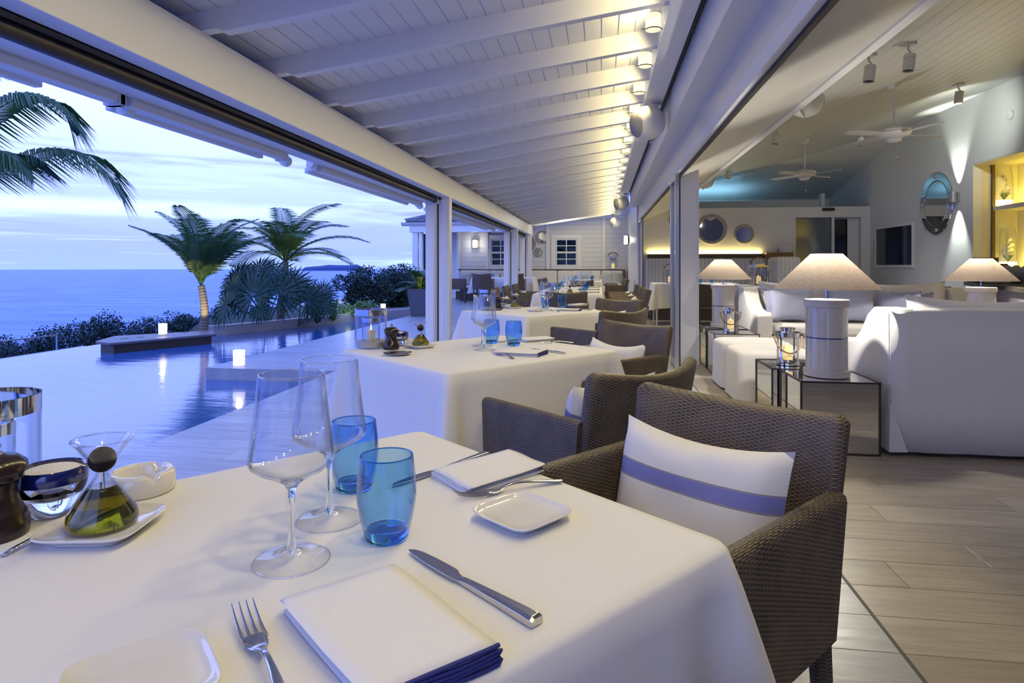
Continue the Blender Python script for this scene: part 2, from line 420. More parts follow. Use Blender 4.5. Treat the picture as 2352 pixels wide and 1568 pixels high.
M_planter = simple('grey_planter', (.085, .105, .15), .5)
# ================================================================ the setting
Y0, YE = -2.2, 20.6
YB = 14.3            # partition with the door and the mirrors
YW = 21.6            # far wall of the veranda
XR = 5.7             # right wall of the room
def sbox(name, x0, x1, y0, y1, z0, z1, m, **kw): return struct(name, MB().box(x0, x1, y0, y1, z0, z1), m, **kw)

# sea, hillside, pool
m, n, b = material('sea_water', (.02, .06, .22), .3); b.inputs['IOR'].default_value = 1.12
p = n.wpos(); h = n.math('ADD', n.noise(n.scaled(p, (.010, .045, 1), rot=(0, 0, -YAW)), 1, 5, .6, .3), n.math('MULTIPLY', n.noise(n.scaled(p, (.08, .4, 1), rot=(0, 0, -YAW)), 1, 4, .6, .2), .25))
n.l.new(n.bump(h, 6.0, .8), b.inputs['Normal'])
c = n.mix(n.mapr(h, .5, .8), (.035, .13, .46), (.11, .24, .60)); n.l.new(c, b.inputs['Base Color']); M_sea = m
mb = MB(); N = 64; pts = [(6800 * math.cos(2 * math.pi * k / N), 6800 * math.sin(2 * math.pi * k / N), -25) for k in range(N)]
mb.face(pts); struct('sea', mb, M_sea)
def flat(name, pts, z, m, th=0):
    mb = MB(); mb.prism([(q[0], q[1]) for q in pts], z - th, z) if th else mb.face([(q[0], q[1], z) for q in pts])
    return struct(name, mb, m)
M_soil = simple('hillside_scrub', (.012, .03, .02), .95, bump=.2, bscale=2)
mb = MB(); rows = []
for i in range(14):
    t = i / 13; rows.append([(-8.7 - t * 60, y, -1.6 - t * 23 + .6 * math.sin(y * .3 + i)) for y in range(-30, 70, 5)])
mb.grid(rows); struct('hillside', mb, M_soil)
m, n, b = material('pool_water', (.02, .10, .27), .11); b.inputs['IOR'].default_value = 2.5
p = n.wpos(); n.l.new(n.bump(n.noise(n.scaled(p, (1.2, 4, 1), rot=(0, 0, .4)), 1.3, 4), .005), b.inputs['Normal']); M_pool = m
flat('pool', [(-8.0, -4), (-2.86, -4), (-2.86, 6.4), (-4.36, 6.4), (-4.36, 14.6), (-4.55, 15.7), (-5.6, 13.75), (-6.9, 10.4), (-8.0, 10.0)], -.13, M_pool)
flat('pool_floor', [(-8.0, -4), (-2.8, -4), (-2.8, 16), (-8.0, 16)], -.5, M_curb)
sbox('infinity_edge', -8.14, -8.0, -4, 8.85, -.5, -.138, M_curb)
sbox('overflow_ledge', -8.75, -8.14, -4, 9.3, -.7, -.24, M_curb)
# decks
flat('deck', [(-2.82, -6), (.86, -6), (.86, 22), (-9, 22), (-9, 17.6), (-6.6, 16.3), (-4.45, 15.9), (-4.33, 14.5), (-4.33, 6.37), (-2.82, 6.37)], 0, M_deck, .32)
flat('floor', [(.86, -6), (XR + 1.5, -6), (XR + 1.5, 17), (.86, 17)], 0, M_floor, .3)
sbox('trim_1', .860, .871, -6, 14.3, -.002, .0015, simple('floor_track_shadow_gap', (.05, .045, .04), .6))
# planter wall and bed
wl = [G(472, 772, -.13), G(520, 769, -.13), G(640, 756.5, -.13), G(811, 738, -.13), G(885, 731, -.13)]
wl = [(q.x, q.y) for q in wl] + [(-4.5, 15.95)]
inner = [(x - .16, y + .08) for x, y in wl]
mb = MB(); rows = [[(x, y, z) for x, y in wl] for z in (-.5, .05)] + [[(x, y, .05) for x, y in inner], [(x, y, -.3) for x, y in inner]]
mb.grid(rows); mb.face([rows[k][0] for k in range(4)]); struct('planter_wall', mb, M_curb)
flat('planting_bed', [*inner, (-6.6, 16.3), (-9, 17.6), (-9.6, 17.6), (-8.6, 12.5), (-7.3, 10.2)], -.06, M_soil, .6)

# ---- veranda roof
def rz(x): return 2.42 + (x + 2.23) * .143
mb = MB(); mb.add([(-3.0, Y0, rz(-3.0) + .14), (.6, Y0, rz(.6) + .14), (.6, YE, rz(.6) + .14), (-3.0, YE, rz(-3.0) + .14)], [(0, 1, 2, 3)])
mb.add([(-3.0, Y0, rz(-3.0) + .2), (.6, Y0, rz(.6) + .2), (.6, YE, rz(.6) + .2), (-3.0, YE, rz(-3.0) + .2)], [(0, 1, 2, 3)])
struct('ceiling_boards', mb, M_board_roof)
RAF = [3.28 + .81 * k for k in range(-6, 22)]
for y in RAF:
    mb = MB(); pr_ = [(-2.9, rz(-2.9) + .145), (-2.9, rz(-2.9) + .03), (-2.34, rz(-2.34) + .03), (-2.14, rz(-2.14) + .026), (-2.10, rz(-2.10)), (.44, rz(.44)), (.44, rz(.44) + .145)]
    mb.prism(pr_, y - .035, y + .035, axis='y'); struct('ceiling_rafter', mb, M_white, bevel=.005)
mb = MB(); mb.prism([(-2.38, rz(-2.38) + .04), (.5, rz(.5) + .0), (.5, rz(.5) + .17), (-2.38, rz(-2.38) + .17)], YE - .02, YE + .05, axis='y'); struct('trim_2', mb, M_white)
# eave beam with its posts
sbox('beam_eave', -2.36, -2.23, Y0, YE + .05, 2.15, 2.45, M_white, bevel=.006)
sbox('trim_3', -2.40, -2.355, Y0, YE, 2.16, 2.50, M_black)
sbox('trim_4', -2.77, -2.50, Y0, YE, 2.125, 2.30, M_white, bevel=.005)
sbox('trim_5', -2.66, -2.40, Y0, YE, 2.30, 2.33, M_dark)
posts = [AX(1038, 500, -2.23).y, AX(1190, 500, -2.23).y, AX(1221, 500, -2.23).y]
for y in posts:
    mb = MB(); mb.box(-2.36, -2.23, y - .14, y, 0, 2.16)
    for k in range(4): mb.box(-2.345 + k * .03, -2.33 + k * .03, y - .148, y - .138, 0, 2.08)
    struct('post', mb, M_white, bevel=.004)
    mb = MB(); mb.box(-2.60, -2.45, y - .15, y - .02, 0, 2.2); mb.box(-2.585, -2.47, y - .162, y - .15, 0, 2.0); struct('post_outer', mb, M_white, bevel=.006)
    mb = MB(); mb.box(-2.425, -2.405, y - .125, y - .115, 0, 2.12); struct('blind_track', mb, M_black)
    mb = MB(); mb.box(-2.455, -2.355, y - .115, y - .03, 0, 2.12); struct('blind_rail', mb, M_white)
# ---- header between veranda and room
sbox('trim_6', .427, .607, Y0, YE, 2.745, 2.95, M_white, bevel=.004)
sbox('trim_7', .605, .664, Y0, 14.4, 2.80, 2.95, M_black)
sbox('beam_header', .662, .86, Y0, 14.6, 2.478, 3.0, M_white, bevel=.006)
sbox('trim_8', .835, .90, Y0, 14.4, 2.236, 2.482, M_gloss)
sbox('trim_9', .825, .88, Y0, 14.35, 2.143, 2.238, M_white)
sbox('trim_10', .862, .888, Y0, 14.35, 2.120, 2.143, M_black)
mb = MB(); mb.prism([(.885, 2.135), (1.52, 2.39), (1.52, 2.7), (.885, 2.7)], Y0, YB, axis='y'); struct('soffit', mb, M_gloss)
sbox('trim_11', 1.515, 1.575, Y0, YB + 2, 2.365, 2.6, M_white, bevel=.006)
sbox('column', .893, 1.089, 7.31, 7.52, 0, 2.3, M_white, bevel=.006)
sbox('trim_12', 1.084, 1.10, 7.30, 7.36, 0, 2.25, M_white)
# glass door leaf parked at the column, far jamb
def framed_leaf(name, x, y0, y1, zt=2.13):
    t = bpy.data.objects.new(name, None); COL.objects.link(t); t['kind'] = 'structure'
    mb = MB(); mb.box(x - .022, x + .022, y0, y0 + .06, .01, zt); mb.box(x - .022, x + .022, y1 - .06, y1, .01, zt); mb.box(x - .022, x + .022, y0, y1, .01, .08); mb.box(x - .022, x + .022, y0, y1, zt - .06, zt)
    obj('door_frame', mb, M_alu, t, smooth=False)
    obj('gasket', MB().box(x + .02, x + .03, y0 - .02, y0 + .05, .01, zt), M_black, t, smooth=False)
    obj('pane', MB().box(x - .004, x + .004, y0 + .06, y1 - .06, .08, zt - .06), M_pane, t, smooth=False)
    return t
framed_leaf('door_1', .825, 6.98, 7.5)
framed_leaf('door_2', .845, 13.35, 14.25)
# ---- room walls
z_of = lambda x: 2.598 + .2 * x
YH = 12.6
mb = MB(); mb.add([(1.57, Y0, z_of(1.57)), (XR, Y0, z_of(XR)), (XR, YH, z_of(XR)), (1.57, 16.4, z_of(1.57))], [(0, 1, 2, 3)])
struct('ceiling', mb, M_ceil)
mb = MB(); mb.add([(XR, YH, z_of(XR)), (XR, 16.7, 2.83), (1.57, 16.7, 2.83), (1.57, 16.4, z_of(1.57))], [(0, 1, 2, 3)]); struct('ceiling_hip', mb, M_ceil2)
sbox('wall_riser', 1.53, 1.57, Y0, 16.7, 2.38, 3.2, M_white)
mb = MB(); mb.add([(.9, Y0, 4.2), (XR + 2, Y0, 4.2), (XR + 2, 17, 4.2), (.9, 17, 4.2)], [(0, 1, 2, 3)]); struct('roof', mb, M_dark)
# right wall with the niche opening
NY1 = AX(2235, 500, XR).y; NZ = AX(2235, 380, XR).z; NY0 = 6.6
mb = MB(); mb.box(XR, XR + .12, NY1, 17, 0, 3.95); mb.box(XR, XR + .12, NY0, NY1, NZ, 3.95); mb.box(XR, XR + .12, Y0, NY0, 0, 3.95)
struct('wall_right', mb, M_grey_wall)
sbox('wall_back_upper', .9, XR + .1, 16.7, 16.85, 0, 3.4, M_grey_wall)
sbox('wall_front', .62, XR, Y0 - .12, Y0, 0, 4.2, M_grey_wall)
# partition: full-height door opening
dx0 = AY(1828, 500, YB).x; dx1 = AY(1978, 500, YB).x; dz = AY(1900, 499, YB).z
PZ = 2.41
mb = MB(); mb.box(.95, dx0, YB, YB + .16, 0, PZ); mb.box(dx1, XR, YB, YB + .16, 0, PZ); mb.box(dx0, dx1, YB, YB + .16, dz, PZ)
struct('wall_back', mb, M_offwhite)
sbox('trim_13', 1.5, AY(1885, 460, YB + 1.2).x, YB + 1.0, YB + 1.3, 2.46, 2.66, M_grey_wall)
sbox('trim_14', AY(1883, 460, YB + 1.0).x, AY(1891, 460, YB + 1.0).x, YB + .9, YB + 1.1, 2.41, 2.80, M_white)
m_dg = simple('dark_blue_grey_glass', (.10, .125, .15), .12)
t = bpy.data.objects.new('door_3', None); COL.objects.link(t); t['kind'] = 'structure'
xm = AY(1915, 500, YB).x
obj('door_panel', MB().box(dx0, xm, YB + .10, YB + .13, 0, dz), m_dg, t, smooth=False)
obj('door_rail', MB().box(xm - .03, xm + .03, YB + .04, YB + .09, 0, dz), M_alu, t, smooth=False)
m_dg2 = simple('black_glass', (.02, .024, .03), .08)
obj('door_panel', MB().box(xm, dx1 - .22, YB + .16, YB + .18, 0, dz - .03), m_dg2, t, smooth=False)
sbox('wall_lobby', dx1 - .25, dx1 + .05, YB + .16, YB + 1.2, 0, dz, M_grey_wall)
# wall between far veranda and building
sbox('wall_inner', .88, 1.0, YB + .02, YW, 0, 3.1, M_white)
sbox('trim_15', .80, .92, YB - .05, YB + .12, 0, 2.5, M_white)

# ---- far wall, its windows, pilasters
winB = [(AY(1128, 0, YW).x, AY(1172, 0, YW).x), (AY(1277, 0, YW).x, AY(1325, 0, YW).x)]
wz0 = AY(1300, 610, YW).z; wz1 = AY(1300, 549, YW).z
xl = -6.0; xs = sorted([xl, winB[0][0], winB[0][1], winB[1][0], winB[1][1], .95])
mb = MB()
mb.box(xs[0], xs[1], YW, YW + .15, 0, 3.6); mb.box(xs[2], xs[3], YW, YW + .15, 0, 3.6); mb.box(xs[4], xs[5], YW, YW + .15, 0, 3.6)
for a, c_ in winB: mb.box(a, c_, YW, YW + .15, 0, wz0); mb.box(a, c_, YW, YW + .15, wz1, 3.6)
struct('wall_far', mb, M_clap)
for i, (a, c_) in enumerate(winB):
    t = bpy.data.objects.new('window_%d' % (i + 1), None); COL.objects.link(t); t['kind'] = 'structure'
    mb = MB(); w_ = .035
    mb.box(a, a + w_, YW - .02, YW + .05, wz0, wz1); mb.box(c_ - w_, c_, YW - .02, YW + .05, wz0, wz1)
    mb.box(a, c_, YW - .02, YW + .05, wz0, wz0 + w_); mb.box(a, c_, YW - .02, YW + .05, wz1 - w_, wz1)
    zm = (wz0 + wz1) / 2; mb.box(a, c_, YW - .03, YW + .05, zm - .03, zm + .03)
    xm_ = (a + c_) / 2; mb.box(xm_ - .015, xm_ + .015, YW - .015, YW + .04, wz0, wz1)
    for q in (.25, .75): zq = wz0 + (wz1 - wz0) * q; mb.box(a, c_, YW - .015, YW + .04, zq - .014, zq + .014)
    obj('window_frame', mb, M_white, t, smooth=False)
    obj('pane', MB().box(a, c_, YW + .02, YW + .024, wz0, wz1), M_pane, t, smooth=False)
    mb = MB(); k = .16
    mb.box(a - k, a - .01, YW - .05, YW, wz0 - k, wz1 + k); mb.box(c_ + .01, c_ + k, YW - .05, YW, wz0 - k, wz1 + k); mb.box(a - k, c_ + k, YW - .05, YW, wz0 - k, wz0 - .01); mb.box(a - k, c_ + k, YW - .05, YW, wz1 + .01, wz1 + k)
    obj('casing', mb, M_white, t, smooth=False)
for px0, px1 in ((1050, 1056), (1117, 1122), (1255, 1262), (1384, 1390)):
    sbox('pilaster', AY(px0, 0, YW).x, AY(px1, 0, YW).x, YW - .07, YW, 0, 3.5, M_white)
sbox('trim_16', -3.4, .9, YW - .06, YW, AY(1300, 502, YW).z, AY(1300, 498, YW).z, M_white)
sbox('ceiling_far', -6.2, 1.0, 18.4, YW + .2, 3.55, 3.65, M_white)
# ---- pavilion front on the left
PY = 18.5; pxl = AY(947, 0, PY).x
sbox('pavilion_post', pxl, AY(959, 0, PY).x, PY - .0, PY + .2, 0, 2.2, M_white, bevel=.005)
sbox('pavilion_post', AY(963, 0, PY).x, AY(969, 0, PY).x, PY + .05, PY + .2, 0, 2.2, M_white, bevel=.005)
sbox('pavilion_header', AY(941, 0, PY).x, -2.6, PY - .03, PY + .15, AY(1000, 533, PY).z, AY(1000, 517, PY).z, M_white)
sbox('pavilion_soffit', AY(941, 0, PY).x, -2.6, PY + .1, YW, AY(1000, 517, PY).z, AY(1000, 515, PY).z + .06, M_dark)
mb = MB(); g0 = AY(1000, 519, PY).z; g1 = AY(1000, 511, PY).z
mb.prism([(PY - .16, g1), (PY - .12, (g0 + g1) / 2), (PY - .03, g0), (PY - .03, g1)], AY(924, 0, PY).x, -2.6, axis='x'); struct('pavilion_gutter', mb, M_white)
m_corr = simple('corrugated_roof_metal', (.42, .45, .50), .3, .7)
mb = MB(); rows = []; rz0 = AY(1000, 504, PY).z; x0_ = AY(930, 0, PY).x
for j in range(2):
    row = []
    for k in range(241):
        x = x0_ + (2.6 + -x0_ - 5.2) * 0 + k * (-2.6 - x0_) / 240; t = j
        y = PY - .12 + t * 3.0
        zz = rz0 + t * .75 + .03 * math.sin(k * 2 * math.pi / 6)
        xx = x if t == 0 else max(x, x0_ + 1.9)
        row.append((xx, y, zz))
    rows.append(row)
mb.grid(rows); struct('pavilion_roof', mb, m_corr, smooth=True)
sbox('pavilion_fascia', AY(933, 0, PY).x, -2.6, PY - .05, PY, g1, rz0 - .02, M_planter)
sbox('pavilion_screen', AY(973, 0, PY + .3).x, AY(996, 0, PY + .3).x, PY + .28, PY + .3, AY(980, 620, PY + .3).z, AY(980, 537, PY + .3).z, M_dark)
mb = MB(); xa = AY(966, 0, PY).x
for k in range(4): x = xa + k * .11; mb.box(x, x + .035, PY + .1, PY + .135, .06, .92)
mb.box(xa, xa + .45, PY + .08, PY + .16, .92, .98); mb.box(xa, xa + .45, PY + .08, PY + .16, .04, .1); struct('railing', mb, M_white)
# ---- hedge seen through the far windows comes with the planting
# ---------------------------------------------------------------- light of the lamps, and added fills
WARM = (1, .84, .37)
for k, y in enumerate(RAF):
    if -1.5 < y < 20: lv = lamp('veranda_lamp_light', 'SPOT', (.365, y + .4, rz(.34) + .03), 25.5, WARM, .05, spot_size=R(177), spot_blend=.15); aim(lv, (.365 - .89, y + .4, rz(.34) + .03 - .45))
lamp('blue_glow_fill', 'AREA', (2.2, YB + 1.45, 2.5), 18, (.30, .68, 1), (2.4, .5), rot=(R(180), 0, 0))  # added area lamp without a body, makes the blue glow above the partition
for fx, fy in ((2.6, .6), (4.2, .9)):  # added fill lamps out of view, brighten the back of the near sofa
    fl = lamp('room_fill', 'SPOT', (fx, fy, 2.9), 32, (1, .91, .76), .05, spot_size=R(110), spot_blend=1); aim(fl, (fx, 4.2, .5))
# ================================================================ woven armchair
def skin_rings(mb, rings, u_scale=1.0, v0=0.0, cap_top=True, cap_bottom=True):
    """rings: closed horizontal loops bottom to top; uv in metres round and up"""
    n = len(rings[0]); rows = []; uvs = []; v = v0; prev = None
    for r in rings:
        r2 = list(r) + [r[0]]; u = 0; uu = [(0.001, v)]
        for a, b in zip(r2[:-1], r2[1:]): u += (V(b) - V(a)).length; uu.append((u, v))
        if prev is not None:
            dv = sum((V(p) - V(q)).length for p, q in zip(r, prev)) / n
            v += dv; uu = [(q[0], v) for q in uu]
        # keep the stakes upright: rescale u to the first ring's length
        if rows: k = L0 / uu[-1][0]; uu = [(q[0] * k, q[1]) for q in uu]
        else: L0 = uu[-1][0]
        rows.append([V(p) for p in r2]); uvs.append(uu); prev = r
    mb.grid(rows, uvs=uvs)
    if cap_top: mb.face(rows[-1][:-1])
    if cap_bottom: mb.face(list(reversed(rows[0][:-1])))

def build_chair():
    t = thing('woven_armchair', 'x', 'chair')
    T = .024                                   # half thickness of the panels
    # backrest: concave panel, raked back, flaring upwards
    def back_ring(z, shrink=0.0):
        q = (z - .37) / .45; hw = .226 + .018 * q; y0 = -.19 - .085 * q; bow = .03 + .035 * q
        th = T - shrink; pts = []
        N = 14
        for k in range(N + 1):
            s = -1 + 2 * k / N; pts.append((s * (hw - shrink * .6), y0 - bow * (1 - s * s) + th, z + .022 * s * s * max(q, 0)))
        for k in range(3): a = math.pi / 2 - (k + 1) * math.pi / 4; pts.append((hw - shrink * .6 + math.cos(a) * th * .8, y0 + math.sin(a) * th, z + .022 * max(q, 0)))
        for k in range(N + 1):
            s = 1 - 2 * k / N; pts.append((s * (hw - shrink * .6), y0 - bow * (1 - s * s) - th, z + .022 * s * s * max(q, 0)))
        for k in range(3): a = -math.pi / 2 - (k + 1) * math.pi / 4; pts.append((-(hw - shrink * .6) + math.cos(a) * th * .8, y0 + math.sin(a) * th, z + .022 * max(q, 0)))
        return pts
    mb = MB(); rings = [back_ring(.385 + .0495 * k) for k in range(9)] + [back_ring(.789, .004), back_ring(.796, .012), back_ring(.798, .0225)]
    skin_rings(mb, rings); obj('backrest', mb, M_rattan, t, angle=60)
    # arms
    for sx in (-1, 1):
        def arm_ring(z, shrink=0.0):
            th = T - .002 - shrink; yb = -.20 - .05 * (z - .37) / .45; yf = .225 - shrink; pts = []
            x0 = sx * (.238 + .010 * (z - .37) / .3)
            dz = lambda y: 0
            for k in range(7): y = yb + (yf - th - yb) * k / 6; pts.append((x0 + th, y, z + dz(y)))
            for k in range(3): a = (k + 1) * math.pi / 4; pts.append((x0 + math.cos(a) * th, yf - th + math.sin(a) * th, z))
            for k in range(7): y = yf - th + (yb - yf + th) * k / 6; pts.append((x0 - th, y, z + dz(y)))
            return pts
        mb = MB(); skin_rings(mb, [arm_ring(.395 + .0437 * k) for k in range(7)] + [arm_ring(.668, .003), arm_ring(.674, .010), arm_ring(.676, .0195)])
        obj('armrest', mb, M_rattan, t, angle=60)
    # seat frame and pad
    def rect_ring(x, y0, y1, z): return [(-x, y0, z), (x, y0, z), (x, y1, z), (-x, y1, z)]
    mb = MB(); skin_rings(mb, [rect_ring(.218, -.22, .215, .385), rect_ring(.218, -.22, .215, .43)]); obj('seat', mb, M_rattan, t, angle=30)
    obj('seat_pad', MB().box(-.211, .211, -.19, .205, .43, .465), M_seatpad, t, bevel=.018, seg=3)
    for sx in (-1, 1):
        for sy in (-1, 1):
            x = sx * .226; y = .195 if sy > 0 else -.205; rings = []
            for k in range(5):
                q = 1 - k / 4; r = .024 - .006 * q; yy = y - (.05 * q if sy < 0 else 0)
                rings.append([(x + r * math.cos(a * math.pi / 4), yy + r * math.sin(a * math.pi / 4), k * .395 / 4) for a in range(8)])
            mb = MB(); skin_rings(mb, rings); obj('leg', mb, M_rattan, t, angle=60)
    return t
CHAIR = Proto(build_chair)

def pillow_mesh(w, h, th, n=18, pinch=.10, sag=0.0, seed=1):
    rnd = random.Random(seed); ph = [rnd.uniform(0, 6) for _ in range(4)]
    mb = MB()
    for side in (1, -1):
        rows = []; uvs = []
        for j in range(n + 1):
            row = []; uu = []
            for i in range(n + 1):
                u = -1 + 2 * i / n; v = -1 + 2 * j / n
                x = u * w / 2 * (1 - pinch * (1 - v * v) * abs(u) ** 3 * .5); z = v * h / 2 * (1 - pinch * (1 - u * u) * abs(v) ** 3)
                d = max(0, (1 - u ** 4)) ** .55 * max(0, (1 - v ** 4)) ** .55
                y = side * th / 2 * d + .004 * math.sin(6 * u + ph[0]) * math.sin(5 * v + ph[1]) * d
                z += -sag * (1 - u * u) * (v + 1) / 2
                row.append((x, y, z + h / 2)); uu.append(((u + 1) / 2 + .001, (v + 1) / 2 + .001))
            rows.append(row); uvs.append(uu)
        mb.grid(rows, uvs=uvs)
    return mb
def build_cushion(w, h, th, m, name='cushion', sag=.02, seed=1, tilt=0.0, pinch=.1):
    def f():
        mb = pillow_mesh(w, h, th, sag=sag, seed=seed, pinch=pinch)
        if tilt:
            Mx = Matrix.Rotation(tilt, 4, 'X'); mb.v = [tuple(Mx @ V(p)) for p in mb.v]
        o = obj(name, mb, m, angle=80); return tag(o, 'x', 'cushion')
    return f
CUSH = Proto(build_cushion(.41, .30, .13, M_cush, tilt=R(13), sag=.012))
CUSHP = Proto(build_cushion(.40, .27, .13, M_cushplain, tilt=R(13), seed=4))

# ================================================================ draped tables
U = V((.755, -.656, 0)); Nn = V((.656, .755, 0)); TRZ = -R(41)
def cloth_mesh(hx, hy, z, drop, r=.03, fold=.05, seed=0, side_flare=.03):
    rnd = random.Random(seed); ph = [rnd.uniform(0, 6.28) for _ in range(6)]
    # perimeter samples of the rounded top
    P = []
    def arc(cx, cy, a0):
        for k in range(13):
            a = a0 + k * math.pi / 24; P.append((cx + r * math.cos(a), cy + r * math.sin(a), math.cos(a), math.sin(a), 1.0 - abs(k - 6) / 6 * .35, (k - 6) / 6 * .03))
    def run(x0, y0, x1, y1, nx, ny):
        N = 44; Lr = math.hypot(x1 - x0, y1 - y0)
        for k in range(1, N):
            q = k / N; e = min(q, 1 - q); P.append((x0 + (x1 - x0) * q, y0 + (y1 - y0) * q, nx, ny, .65 * math.exp(-e * 9), .03 + e * Lr))
    arc(hx - r, hy - r, 0); run(hx - r, hy, -hx + r, hy, 0, 1)
    arc(-hx + r, hy - r, math.pi / 2); run(-hx, hy - r, -hx, -hy + r, -1, 0)
    arc(-hx + r, -hy + r, math.pi); run(-hx + r, -hy, hx - r, -hy, 0, -1)
    arc(hx - r, -hy + r, -math.pi / 2); run(hx, -hy + r, hx, hy - r, 1, 0)
    n = len(P); rows = []
    rows.append([(p[0] - p[2] * .02, p[1] - p[3] * .02, z) for p in P])
    rows.append([(p[0] - p[2] * .006, p[1] - p[3] * .006, z - .0015) for p in P])
    rows.append([(p[0] + p[2] * .001, p[1] + p[3] * .001, z - .008) for p in P])
    K = 14
    for j in range(1, K + 1):
        d = j / K; row = []
        for i, p in enumerate(P):
            s = i / n * 2 * math.pi; c = p[4]
            wv = fold * d * (.35 + c) * (.5 * math.sin(9 * s + ph[0] + .5 * d) + .35 * math.sin(17 * s + ph[1] + d) + .2 * math.sin(29 * s + ph[2]))
            off = .003 + side_flare * d * .4 + c * c * drop * .24 * d + max(-.35 * side_flare * d - .01, wv * .6)
            off += .036 * d ** .8 * math.exp(-(p[5] / .13) ** 2) * math.cos(p[5] * 2 * math.pi / .15)
            dz = drop * d * (1 + .10 * c)
            row.append((p[0] + p[2] * off, p[1] + p[3] * off, z - .01 - dz))
        rows.append(row)
    mb = MB(); mb.grid(rows, True)
    # top: concentric fill
    M_ = 10; base = rows[0]
    tr = [[(x * (1 - k / M_), y * (1 - k / M_), z + .0004 * math.sin(k)) for x, y, _ in base] for k in range(M_)]
    mb.grid(tr, True); mb.face(tr[-1]); return mb
def draped_table(label, c, rz, hx, hy, z, drop, seed=0, group=None, legmat=None, cat='table', fold=.05, sf=.03):
    t = thing('dining_table', label, cat, (c[0], c[1], 0), rz, group)
    obj('tablecloth', cloth_mesh(hx, hy, z, drop, seed=seed, fold=fold, side_flare=sf), M_cloth, t, angle=80)
    obj('table_top', MB().box(-hx + .015, hx - .015, -hy + .015, hy - .015, z - .035, z - .004), M_wood, t, smooth=False)
    for sx in (-1, 1):
        for sy in (-1, 1):
            mb = MB(); x = sx * (hx - .06); y = sy * (hy - .06)
            mb.add([(x + a * k, y + b * k, zz) for zz, k in ((0, .014), (z - .035, .024)) for a, b in ((-1, -1), (1, -1), (1, 1), (-1, 1))], [(3, 2, 1, 0), (4, 5, 6, 7), (0, 1, 5, 4), (1, 2, 6, 5), (2, 3, 7, 6), (3, 0, 4, 7)])
            obj('leg', mb, legmat or M_white, t, smooth=False)
    return t
ZT = .75
C1 = V((-.418, .775, 0)); C2 = V((-.53, 2.725, 0)); n3 = G(1208, 727, ZT); C3 = V((n3.x, n3.y, 0)) - U * .41 + Nn * .465
draped_table('nearest table, square, under a long white cloth, in the foreground', C1, TRZ, .388, .465, ZT, .55, 1)
draped_table('second table from the camera under a white cloth with a pleat falling from its corner', C2, TRZ, .41, .465, ZT, .58, 5)
draped_table('third table along the veranda under a white cloth, behind the oil cruet and pleated table', C3, TRZ, .41, .465, ZT, .58, 9)

def at_table(C, a, b, dz=0): p = C + U * a + Nn * b; return V((p.x, p.y, dz))
CG = 'woven rattan armchairs at the veranda tables'
def chair(loc, rz, label, cush=None, cl=None, gp=CG, dy=0.0):
    CHAIR.put(loc, rz, label, gp)
    if cush:
        Mr = Matrix.Rotation(rz, 4, 'Z'); p = V(loc) + Mr @ V((0, -.085 + dy, .466))
        cush.put(p, rz, cl, 'cushions on the rattan armchairs')
chair(at_table(C1, .06, .755), TRZ + math.pi, 'nearest brown woven armchair with a blue-striped cushion, right of the foreground table', CUSH, 'white cushion with a wide blue stripe on the nearest armchair')
chair(at_table(C1, .69, .03), TRZ + R(90), 'woven armchair at the bottom edge of the view, only its arm tip showing')
chair(at_table(C2, .73, -.13), TRZ + R(90), 'brown woven armchair seen from behind its curved back, in front of the second table', CUSH, 'cushion half hidden behind the curved back of the armchair in front of the second table')
chair(at_table(C2, .03, .75), TRZ + R(174), 'woven armchair with bluish inner back at the far side of the second table', CUSHP, 'white cushion on the armchair at the far side of the second table')
chair(at_table(C3, .73, -.05), TRZ + R(90), 'olive brown woven armchair turned away, in front of the third table')
chair(at_table(C3, .05, .755), TRZ + math.pi, 'woven armchair with bluish back at the far side of the third table', CUSHP, 'white cushion sagging on the armchair at the far side of the third table')

# ================================================================ table ware
def build_wine(far=False):
    def f():
        foot = [(.0465, 0), (.047, .0012), (.030, .0035), (.014, .008)]
        stem = [(.014, .008), (.0065, .016), (.0042, .03), (.0038, .07), (.0046, .088), (.010, .097), (.014, .1)]
        bowl = [(.010, .097), (.024, .106), (.040, .114), (.0505, .122), (.0525, .128), (.0515, .136), (.0475, .165), (.0435, .2), (.0405, .232), (.040, .2345)]
        if far: return tag(obj('wine_glass', MB().lathe(foot + stem[1:] + bowl[1:], 20, cap1=False), M_thin, angle=70), 'x', 'wine glass')
        i_ = [(.0392, .234), (.0396, .231), (.0426, .2), (.0466, .165), (.0505, .137), (.0513, .129), (.0495, .124), (.039, .1165), (.024, .109), (.010, .1015), (.0004, .0995)]
        t = thing('wine_glass', 'x', 'wine glass')
        obj('bowl', MB().lathe(bowl + i_, 56, cap0=False), M_thin2, t, angle=70)
        obj('stem', MB().lathe([(.0004, .007)] + stem[1:] + [(.0095, .0985), (.0004, .0992)], 32), M_glass, t, angle=70)
        obj('foot', MB().lathe([(.0465, .0004), (.047, .0012), (.030, .0035), (.014, .008), (.0068, .0145)], 56, cap0=False, cap1=False), M_foot, t, angle=70)
        obj('rim', MB().tube([(.0396 * math.cos(a * math.pi / 24), .0396 * math.sin(a * math.pi / 24), .2345) for a in range(49)], .0008, 6), M_glass, t); obj('foot_edge', MB().tube([(.0466 * math.cos(a * math.pi / 24), .0466 * math.sin(a * math.pi / 24), .0011) for a in range(49)], .0007, 6), M_glass, t)
        return t
    return f
